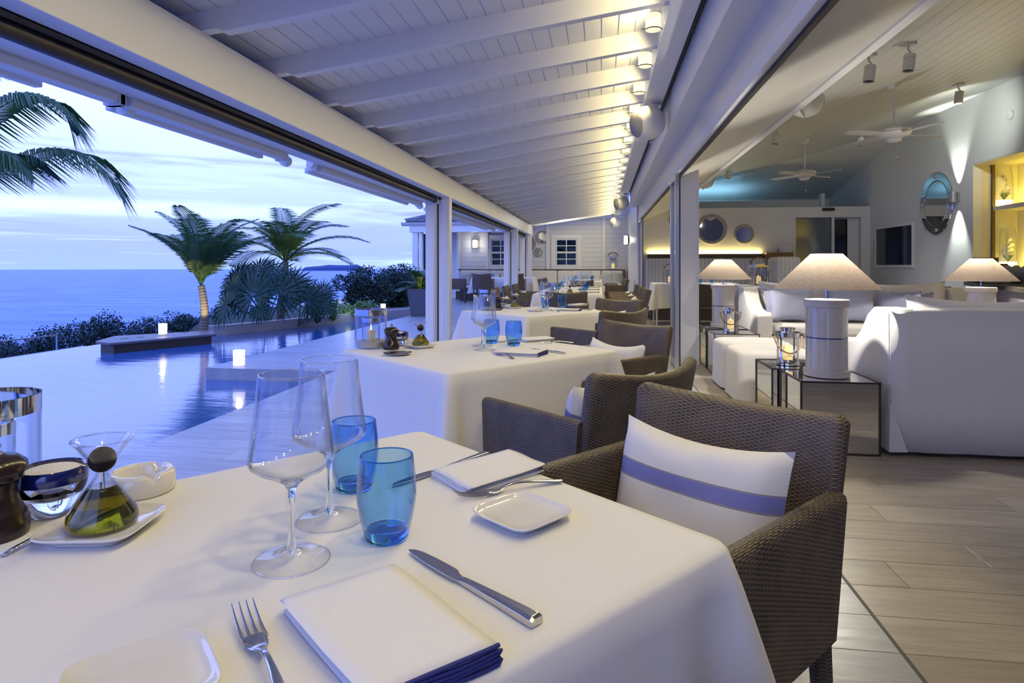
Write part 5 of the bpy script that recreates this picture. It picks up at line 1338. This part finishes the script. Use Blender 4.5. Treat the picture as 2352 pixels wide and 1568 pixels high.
def sconce(loc, lb, ax):
    t = thing('glass_wall_lamp', lb, 'wall lamp', loc, ax)
    obj('frame', MB().box(-.12, .12, -.05, -.04, -.17, -.15).box(-.12, .12, -.05, -.04, .15, .17).box(-.12, -.105, -.06, -.03, -.17, .17).box(.105, .12, -.06, -.03, -.17, .17).box(-.02, .02, -.04, 0, -.1, .1), M_darkmetal, t, smooth=False)
    obj('glowing_glass', MB().lathe([(.07, -.13), (.07, .13)], 20, c=(0, -.1, 0)), M_sconce, t, angle=40)
q = AY(1092, 560, YW); sconce((q.x, YW - .02, q.z), 'lit wall lamp on the far wall left of the windows', 0)
lamp('wall_lamp_light', 'POINT', (q.x, YW - .25, q.z), 9, (1, .97, .82), .08)
q = AX(1441, 552, .88); sconce((.88, 19.6, 1.12 + 60 / FPX * 19.6), 'star bright wall lamp on the right wall near the far end', R(-90))
lamp('wall_lamp_light', 'POINT', (.72, 19.6, 1.12 + 60 / FPX * 19.6), 14, (1, .97, .85), .05)
lamp('far_fill_light', 'POINT', (-1.2, 19.6, 2.6), 24, (1, .96, .86), .12)  # unseen lamp without a fixture, warms the far wall
# table in the pavilion
draped_table('white-clothed table in the pavilion at the left behind the posts', (-3.0, 19.35), 0, .95, .42, .795, .45, 41, None, M_white)
for px, lb in ((1110, 'dark blue armchair back before the pavilion table, left'), (1183, 'dark blue armchair back before the pavilion table, between the posts')):
    q = AY(px, 660, 18.55); CHAIR.put((q.x, 18.6, 0), 0, lb, 'armchairs in the pavilion', scale=1.12)
q = AY(1052, 660, 18.9); CHAIR.put((q.x, 18.9, 0), R(-80), 'armchair seen from the side at the left end of the pavilion table', 'armchairs in the pavilion', scale=1.1)
for px, a in ((1108, 'left'), (1119, 'middle'), (1132, 'right')):
    WINEF.put(ontable(px + 6, 19.35, .795), 0, '%s wine glass on the pavilion table' % a, 'wine glasses on the pavilion table'); TUMBF.put(ontable(px, 19.2, .795), 0, '%s blue tumbler on the pavilion table' % a, 'blue tumblers on the pavilion table', scale=1.0)
q = ontable(1149, 19.2, .795); CRUET.put(q, 0, 'tiny oil cruet on the pavilion table'); MILL.put(ontable(1160, 19.2, .795), 0, 'tiny pepper mill on the pavilion table')
tag(obj('wooden_crate', MB().box(-.22, .22, -.15, .15, 0, .42), M_wood, loc=(AY(1073, 0, 20.2).x, 20.2, 0), bevel=.01), 'dark wooden crate under the pavilion table', 'crate')
# ================================================================ outside: plants, candles, island
def frond(mb, pts, leaf_len, n=34, w=.022, droop=.5, rnd=None, wind=V((.25, 0, 0))):
    rnd = rnd or random.Random(1); P = [V(p) for p in pts]
    # smooth the control points
    def cr(t):
        k = min(int(t * (len(P) - 1)), len(P) - 2); u = t * (len(P) - 1) - k
        p0 = P[max(k - 1, 0)]; p1 = P[k]; p2 = P[k + 1]; p3 = P[min(k + 2, len(P) - 1)]
        return .5 * ((2 * p1) + (p2 - p0) * u + (2 * p0 - 5 * p1 + 4 * p2 - p3) * u * u + (3 * p1 - p0 - 3 * p2 + p3) * u ** 3)
    C_ = [cr(i / 40) for i in range(41)]
    mb.tube(C_[::2], [.016 * (1 - .85 * i / 20) for i in range(21)], 5)
    for i in range(n):
        t = .12 + .88 * i / (n - 1); k = min(int(t * 40), 39); p = C_[k].lerp(C_[k + 1], t * 40 - k); T = (C_[k + 1] - C_[k]).normalized()
        S_ = T.cross(V((0, 0, 1)));  S_ = S_.normalized() if S_.length > .05 else V((1, 0, 0)); Nn_ = S_.cross(T).normalized()
        L = leaf_len * (math.sin(math.pi * min(.12 + t * .86, 1)) ** .6) * rnd.uniform(.85, 1.1)
        for sd in (-1, 1):
            d0 = (T * .75 + S_ * sd * .8 + Nn_ * .25).normalized(); a = p; pts_ = []
            m1 = a + d0 * L * .5 + V((0, 0, -droop * L * .12)) + wind * L * .1; e = a + d0 * L * .95 + V((0, 0, -droop * L * .55)) + wind * L * .4
            wv = T * w * .5
            mb.add([a - wv * .6, a + wv * .6, m1 + wv, m1 - wv, e], [(0, 1, 2, 3), (3, 2, 4)])
def trunk(name, p0, p1, r0, r1, m, parent, rings=18, bend=.05):
    pts = []; rr = []
    for k in range(rings * 2 + 1):
        q = k / (rings * 2); p = V(p0).lerp(V(p1), q) + V((bend * math.sin(math.pi * q), 0, 0)); pts.append(p); rr.append((r0 + (r1 - r0) * q) * (1.10 if k % 2 else .94))
    return obj(name, MB().tube(pts, rr, 12), m, parent)
def palm(lb, base, crown, nf, L, leaf_len, r0, seed, m=None, e_lo=15, e_hi=80, n=32, wind=V((.3, 0, 0)), droop=.6, curve=17):
    rnd = random.Random(seed); t = thing('palm_tree', lb, 'palm', base); B = V(base); c = V(crown) - B
    trunk('trunk', (0, 0, -.1), c, r0, r0 * .75, M_trunk, t)
    for k in range(nf):
        az = k * 2.399 + rnd.uniform(-.2, .2); q = k / max(nf - 1, 1); el_ = R(e_hi - (e_hi - e_lo) * q + rnd.uniform(-6, 6)); LL = L * rnd.uniform(.85, 1.1)
        pts = []; p = V(c); a = el_; h = V((math.cos(az), math.sin(az), 0)) + wind * .5
        for i in range(6):
            pts.append(p.copy()); p = p + (h * math.cos(a) + V((0, 0, 1)) * math.sin(a)) * LL / 5; a -= R(curve + 5 * (1 - q))
        mb = MB(); frond(mb, pts, leaf_len, n, w=.03, droop=droop, rnd=rnd, wind=wind); obj('frond', mb, m or M_palm, t, smooth=False, fix=False)
    return t
b1 = G(466, 755, 0); c1_ = AD(462, 655, 11.2)
palm('young palm with a lit trunk at the left end of the planter wall', (b1.x, b1.y, -.06), c1_, 15, 1.5, .5, .075, 3, e_lo=50, e_hi=88, n=44, curve=9, wind=V((.2, 0, 0)))
lamp('palm_uplight', 'SPOT', (b1.x + .35, b1.y - .55, .02), 70, (1, .86, .35), .04); l = bpy.data.objects['palm_uplight']; l.data.spot_size = R(55); aim(l, (b1.x, b1.y, .75))
c2_ = AD(655, 600, 13.2); b2 = AD(640, 700, 13.2)
palm('taller palm rising behind the fan palms', (b2.x, b2.y, -.06), c2_, 16, 1.6, .52, .085, 11, e_lo=22, e_hi=85, n=44, curve=13)
lamp('palm_uplight', 'SPOT', (b2.x - .3, b2.y - .6, .05), 50, (.9, .95, .35), .04); l = bpy.data.objects['palm_uplight.001']; l.data.spot_size = R(70); aim(l, (b2.x, b2.y, 1.6))
# palm at the upper left, its trunk outside the view
t = thing('palm_tree', 'palm fronds reaching in from the upper left edge against the sky', 'palm', (0, 0, 0))
cr0 = AD(-150, 425, 9.0); t.location = (cr0.x, cr0.y, -1.5)
def loc_(ps, z=9.0): return [AD(a, b, z + dz) - V(t.location) for a, b, dz in ps]
trunk('trunk', (-.3, .2, 0), cr0 - V(t.location), .14, .10, M_trunk, t)
for ps, ll in [([(-150, 425, 0), (-20, 395, -.1), (95, 348, -.2), (185, 350, -.2), (245, 400, -.1), (278, 455, 0)], .62), ([(-150, 425, 0), (-60, 300, -.2), (20, 235, -.3), (90, 222, -.3), (140, 250, -.2), (166, 300, -.1)], .60),
      ([(-150, 425, 0), (-90, 380, -.3), (-20, 350, -.5), (30, 352, -.6), (70, 385, -.6)], .6), ([(-150, 425, 0), (-100, 250, .2), (-60, 160, .3), (0, 130, .4)], .6), ([(-150, 425, 0), (-220, 330, .2), (-330, 320, .3), (-400, 420, .4)], .6), ([(-150, 425, 0), (-190, 300, .6), (-200, 220, 1.2), (-150, 190, 1.8)], .6)]:
    mb = MB(); frond(mb, loc_(ps), ll * 1.2, 110, w=.032, droop=1.4, wind=V((.35, .1, 0))); obj('frond', mb, M_palm, t, smooth=False, fix=False)
def fan_leaf(mb, hub, normal, upd, Rr, n=26, spread=300):
    normal = V(normal).normalized(); up_ = (V(upd) - normal * V(upd).dot(normal)).normalized(); sd = normal.cross(up_)
    for k in range(n):
        a = R(-spread / 2 + spread * k / (n - 1)); d = up_ * math.cos(a) + sd * math.sin(a); s_ = -up_ * math.sin(a) + sd * math.cos(a)
        L = Rr * (.86 + .14 * math.cos(a * .5)) * (1 + .04 * math.sin(k * 3.3)); w_ = Rr * .058
        f_ = normal * (.012 if k % 2 else -.012)
        mb.add([hub, hub + d * L * .5 - s_ * w_ * .8 + f_, hub + d * L * .58 + normal * .02, hub + d * L * .5 + s_ * w_ * .8 - f_, hub + d * L - normal * L * .10 + V((0, 0, -.04 * L))], [(0, 1, 2), (0, 2, 3), (1, 4, 2), (2, 4, 3)])
def fan_palm(lb, base, leaves, seed=1):
    t = thing('fan_palm', lb, 'palm', base); rnd = random.Random(seed)
    for px, py, z, Rr, (nx, nz, rot) in leaves:
        h = AD(px, py, z) - V(base); mb = MB(); fan_leaf(mb, h, V((nx, -1, nz)), V((math.sin(rot), 0, math.cos(rot))), Rr)
        mb.tube([(rnd.uniform(-.05, .05), rnd.uniform(-.05, .05), 0), h * .55 + V((0, 0, .05)), h], [.012, .010, .008], 5); obj('fan_leaf', mb, M_fanpalm, t, smooth=False, fix=False)
    return t
b3 = G(612, 742, -.05); fan_palm('big dark blue fan palm in front of the two palms', (b3.x, b3.y, -.055), [(582, 680, 11.2, .62, (-.1, .25, -.15)), (535, 665, 11.6, .5, (-.4, .3, -.7)), (596, 712, 11.0, .30, (0, .2, 2.6)), (560, 665, 11.5, .62, (-.5, .4, -.9)), (640, 672, 11.6, .62, (.3, .3, .5)), (520, 700, 11.3, .5, (-.5, .5, -1.5)), (625, 640, 11.8, .55, (.1, .7, .1)), (668, 655, 11.7, .5, (.5, .5, 1.0)), (545, 640, 11.9, .5, (-.3, .6, -.5)), (596, 622, 12.0, .45, (0, .8, 0))], 2)
b4 = AD(690, 722, 12.3); fan_palm('smaller fan palm right of the big fan palm', (b4.x, b4.y, -.055), [(705, 690, 12.2, .50, (.2, .3, .6)), (735, 695, 12.4, .42, (.3, .3, 1.2)), (690, 675, 12.6, .45, (-.2, .5, -.3)), (740, 672, 12.8, .38, (.4, .6, .7))], 4)
def spiky(lb, base, n, L, w_, m, seed):
    t = thing('spiky_plant', lb, 'plant', base); rnd = random.Random(seed)
    for k in range(n):
        az = k * 2.4; e_ = R(rnd.uniform(25, 85)); d = V((math.cos(az) * math.cos(e_), math.sin(az) * math.cos(e_), math.sin(e_))); s_ = d.cross(V((0, 0, 1))).normalized() * w_; LL = L * rnd.uniform(.8, 1.1)
        mb = MB(); mb.add([-s_, s_, d * LL * .55 + s_ * 1.1, d * LL * .55 - s_ * 1.1, d * LL + V((0, 0, -.12 * LL))], [(0, 1, 2, 3), (3, 2, 4)]); obj('leaf', mb, m, t, smooth=False, fix=False)
    return t
q = AD(765, 715, 13.6); spiky('upright spiky green plant right of the small fan palm', (q.x, q.y, -.06), 34, .62, .022, M_bushlit, 3)
q = AD(728, 706, 13.0); spiky('dark blue spiky plant between the fan palm and the light green bush', (q.x, q.y, -.06), 40, .72, .020, M_fanpalm, 5)
def bush(lb, c, rx, ry, rz_, n, s_, m, seed, ground, nm='bush', stems=4):
    rnd = random.Random(seed); t = thing(nm, lb, 'bush', (c[0], c[1], ground)); cc = V(c) - V(t.location)
    blobs = [(V((rnd.uniform(-.55, .55) * rx, rnd.uniform(-.5, .5) * ry, rnd.uniform(-.45, .5) * rz_)), rnd.uniform(.35, .62)) for _ in range(9)]
    mb = MB()
    for k in range(n):
        b_, f_ = rnd.choice(blobs); v = V((rnd.gauss(0, 1), rnd.gauss(0, 1), rnd.gauss(0, 1))).normalized() * (rnd.uniform(.55, 1.05))
        p = cc + b_ + V((v.x * rx * f_, v.y * ry * f_, v.z * rz_ * f_)); 
        if p.z < .02: p.z = rnd.uniform(.02, .1)
        a = V((rnd.gauss(0, 1), rnd.gauss(0, 1), rnd.gauss(0, .7))).normalized(); b2_ = a.orthogonal().normalized(); ls = s_ * rnd.uniform(.7, 1.3)
        mb.add([p, p + a * ls * .5 + b2_ * ls * .3, p + a * ls, p + a * ls * .5 - b2_ * ls * .3], [(0, 1, 2, 3)])
    obj('foliage', mb, m, t, smooth=False, fix=False)
    for k in range(stems):
        obj('stem', MB().tube([(rnd.uniform(-.1, .1), rnd.uniform(-.1, .1), 0), cc * .5 + V((rnd.uniform(-.2, .2) * rx, 0, 0)), cc + V((rnd.uniform(-.5, .5) * rx, rnd.uniform(-.5, .5) * ry, 0))], [.02, .015, .008], 5), M_trunk, t)
    return t
def gz(x): return -1.6 - max(0, (-8.7 - x)) / 60 * 23
k = 0
names = ['at the far left beyond the pool edge', 'second from the left beyond the pool edge', 'third from the left beyond the pool edge', 'below the middle of the infinity edge', 'right of the middle of the infinity edge', 'left of the wooden platform candle', 'behind the wooden platform candle', 'right of the wooden platform candle', 'left of the lit palm trunk', 'behind the lit palm trunk', 'under the big fan palm, beyond the wall']
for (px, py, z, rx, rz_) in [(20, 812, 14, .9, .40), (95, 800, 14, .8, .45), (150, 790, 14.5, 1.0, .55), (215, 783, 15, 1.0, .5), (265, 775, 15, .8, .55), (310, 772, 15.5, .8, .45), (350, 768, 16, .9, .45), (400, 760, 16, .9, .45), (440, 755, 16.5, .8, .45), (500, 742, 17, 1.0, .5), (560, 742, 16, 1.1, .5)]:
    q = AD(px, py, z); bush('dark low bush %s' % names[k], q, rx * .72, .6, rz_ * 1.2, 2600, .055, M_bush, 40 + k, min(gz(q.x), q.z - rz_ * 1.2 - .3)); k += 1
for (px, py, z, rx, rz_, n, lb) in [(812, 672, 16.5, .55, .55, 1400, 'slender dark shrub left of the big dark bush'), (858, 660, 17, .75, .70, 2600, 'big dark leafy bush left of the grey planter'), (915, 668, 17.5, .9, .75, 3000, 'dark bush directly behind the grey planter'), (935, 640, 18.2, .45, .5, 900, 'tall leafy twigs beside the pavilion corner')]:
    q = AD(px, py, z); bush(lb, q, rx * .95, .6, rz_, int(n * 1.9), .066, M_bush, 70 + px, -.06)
for (px, py, z, rx, lb) in [(800, 712, 14.4, .42, 'light green ground bush beside the spiky plants'), (832, 710, 15.0, .36, 'light green ground bush nearest the deck candle')]:
    q = AD(px, py, z); bush(lb, q, rx, .35, .22, 900, .07, M_bushlit, px, -.06, stems=2)
lamp('garden_light', 'POINT', AD(800, 700, 14.0), 4, (.9, 1, .45), .05)
# hedge behind the far windows
mb = MB(); rnd = random.Random(9)
for k in range(14000):
    p = V((rnd.uniform(-6, .8), YW + .9 + rnd.uniform(0, 1.2), rnd.uniform(0, 3.4))); a = V((rnd.gauss(0, 1), rnd.gauss(0, 1), rnd.gauss(0, 1))).normalized(); b2_ = a.orthogonal().normalized(); ls = rnd.uniform(.08, .16)
    mb.add([p, p + a * ls * .5 + b2_ * ls * .3, p + a * ls, p + a * ls * .5 - b2_ * ls * .3], [(0, 1, 2, 3)])
mb.box(-6, .8, YW + 1.6, YW + 1.9, 0, 3.3)
tag(obj('hedge', mb, M_fanpalm, smooth=False, fix=False), 'dark hedge seen through the panes of the far windows', 'hedge', kind='stuff')
# planter with sago palm
b5 = G(960, 727, 0); t = thing('square_planter', 'tall tapered grey planter beside the first post', 'planter', (b5.x, b5.y + .25, 0), R(14))
mb = MB(); rings = []
for z, w_ in [(0, .215), (.62, .305), (.62, .28), (.56, .27)]: rings.append([(-w_, -w_, z), (w_, -w_, z), (w_, w_, z), (-w_, w_, z)])
mb.grid(rings, True); mb.face(rings[0]); obj('pot', mb, M_planter, t, smooth=False); obj('soil', MB().box(-.25, .25, -.25, .25, .54, .565), M_soil, t, smooth=False)
t = thing('sago_palm', 'sago palm growing in the grey planter', 'palm', (b5.x, b5.y + .25, .57)); rnd = random.Random(8)
for k in range(22):
    az = k * 2.4; e0_ = R(20 + (k % 4) * 17); pts = []; p = V((0, 0, .02)); a = e0_
    for i in range(5): pts.append(p.copy()); p = p + V((math.cos(az) * math.cos(a), math.sin(az) * math.cos(a), math.sin(a))) * .15; a -= R(15)
    mb = MB(); frond(mb, pts, .2, 30, w=.024, droop=.3, rnd=rnd, wind=V((0, 0, 0))); obj('frond', mb, M_palm, t, smooth=False, fix=False)
lamp('planter_light', 'POINT', (b5.x, b5.y + .12, .66), .35, (1, .9, .3), .02)
# glowing candles outside
def build_oc():
    t = thing('outdoor_candle', 'x', 'candle light')
    obj('frosted_glass', MB().lathe([(.055, 0), (.062, .003), (.064, .165), (.060, .168), (.058, .165), (.056, .01), (.0004, .008)], 36), M_candle, t, angle=40); return t
OC = Proto(build_oc)
for px, py, z, lb in [(549, 838, 0, 'glowing candle on the corner of the deck step in the pool'), (374, 767, .032, 'glowing candle on the dark wooden platform'), (880, 713, .0, 'glowing candle at the far tip of the pool, left of the planter')]:
    q = G(px, py, z); OC.put((q.x, q.y, z + .001), 0, lb); lamp('candle_light', 'POINT', (q.x, q.y, z + .21), 1.2, (1, .85, .6), .03)
# wooden platform in the pool
c_ = [G(219, 783, .03), G(250, 788, .03), G(497, 766, .03), G(490, 758, .03), G(262, 771, .03)]
t = thing('wooden_platform', 'long dark wooden platform over the infinity edge of the pool', 'platform', (c_[1].x, c_[1].y, -.5))
pl_ = [(p.x - c_[1].x, p.y - c_[1].y) for p in c_]
obj('deck_board', MB().prism(pl_, .49, .53), simple('weathered_dark_deck', (.07, .07, .085), .45, bump=.001, bscale=8), t, bevel=.012)
ce = sum((V((a, b, 0)) for a, b in pl_), V()) / 5
obj('underframe', MB().prism([((a - ce.x) * .93 + ce.x, (b - ce.y) * .9 + ce.y) for a, b in pl_], .0, .49), M_black, t, smooth=False)
for px, py in ((286, 777), (323, 774), (425, 763), (455, 760)):
    q = G(px, py, .031); obj('round_light', MB().lathe([(.055, .5305), (.055, .533), (.0004, .534)], 20, c=(q.x - c_[1].x, q.y - c_[1].y, 0)), M_black, t)
# glass balustrade below the pool edge
a, b_ = AD(-80, 791, 9.4), AD(131, 790, 10.7)
t = thing('glass_balustrade', 'low glass balustrade beyond the pool edge at the far left', 'balustrade', (a.x, a.y, a.z - 1.1)); L = (b_ - a).length; t.rotation_euler = (0, 0, math.atan2(b_.y - a.y, b_.x - a.x))
obj('glass_pane', MB().box(0, L, -.006, .006, 0, 1.09), M_pane, t, smooth=False); obj('top_rail', MB().box(0, L, -.012, .012, 1.085, 1.105), M_alu, t, smooth=False); obj('end_post', MB().box(L - .02, L, -.015, .015, 0, 1.1), M_alu, t, smooth=False)
# island on the horizon
Dd = 4000.0; top = [(698, 618), (704, 613), (716, 611.5), (735, 610), (752, 608.6), (775, 608.2), (800, 608.4), (817, 607.5), (822, 610), (823, 613), (827, 613.5), (829, 616)]
rows = []
for dy, kf in ((-60, 0), (-50, .55), (-20, .95), (30, 1.0), (120, .8), (200, 0)):
    rows.append([]);
    for i, (px, py) in enumerate(top):
        q = AD(px, py, Dd); rows[-1].append((q.x + FW.x * dy, q.y + FW.y * dy, -25.5 + (q.z + 25.5) * kf * (1 + .05 * math.sin(i * 2.3 + dy))))
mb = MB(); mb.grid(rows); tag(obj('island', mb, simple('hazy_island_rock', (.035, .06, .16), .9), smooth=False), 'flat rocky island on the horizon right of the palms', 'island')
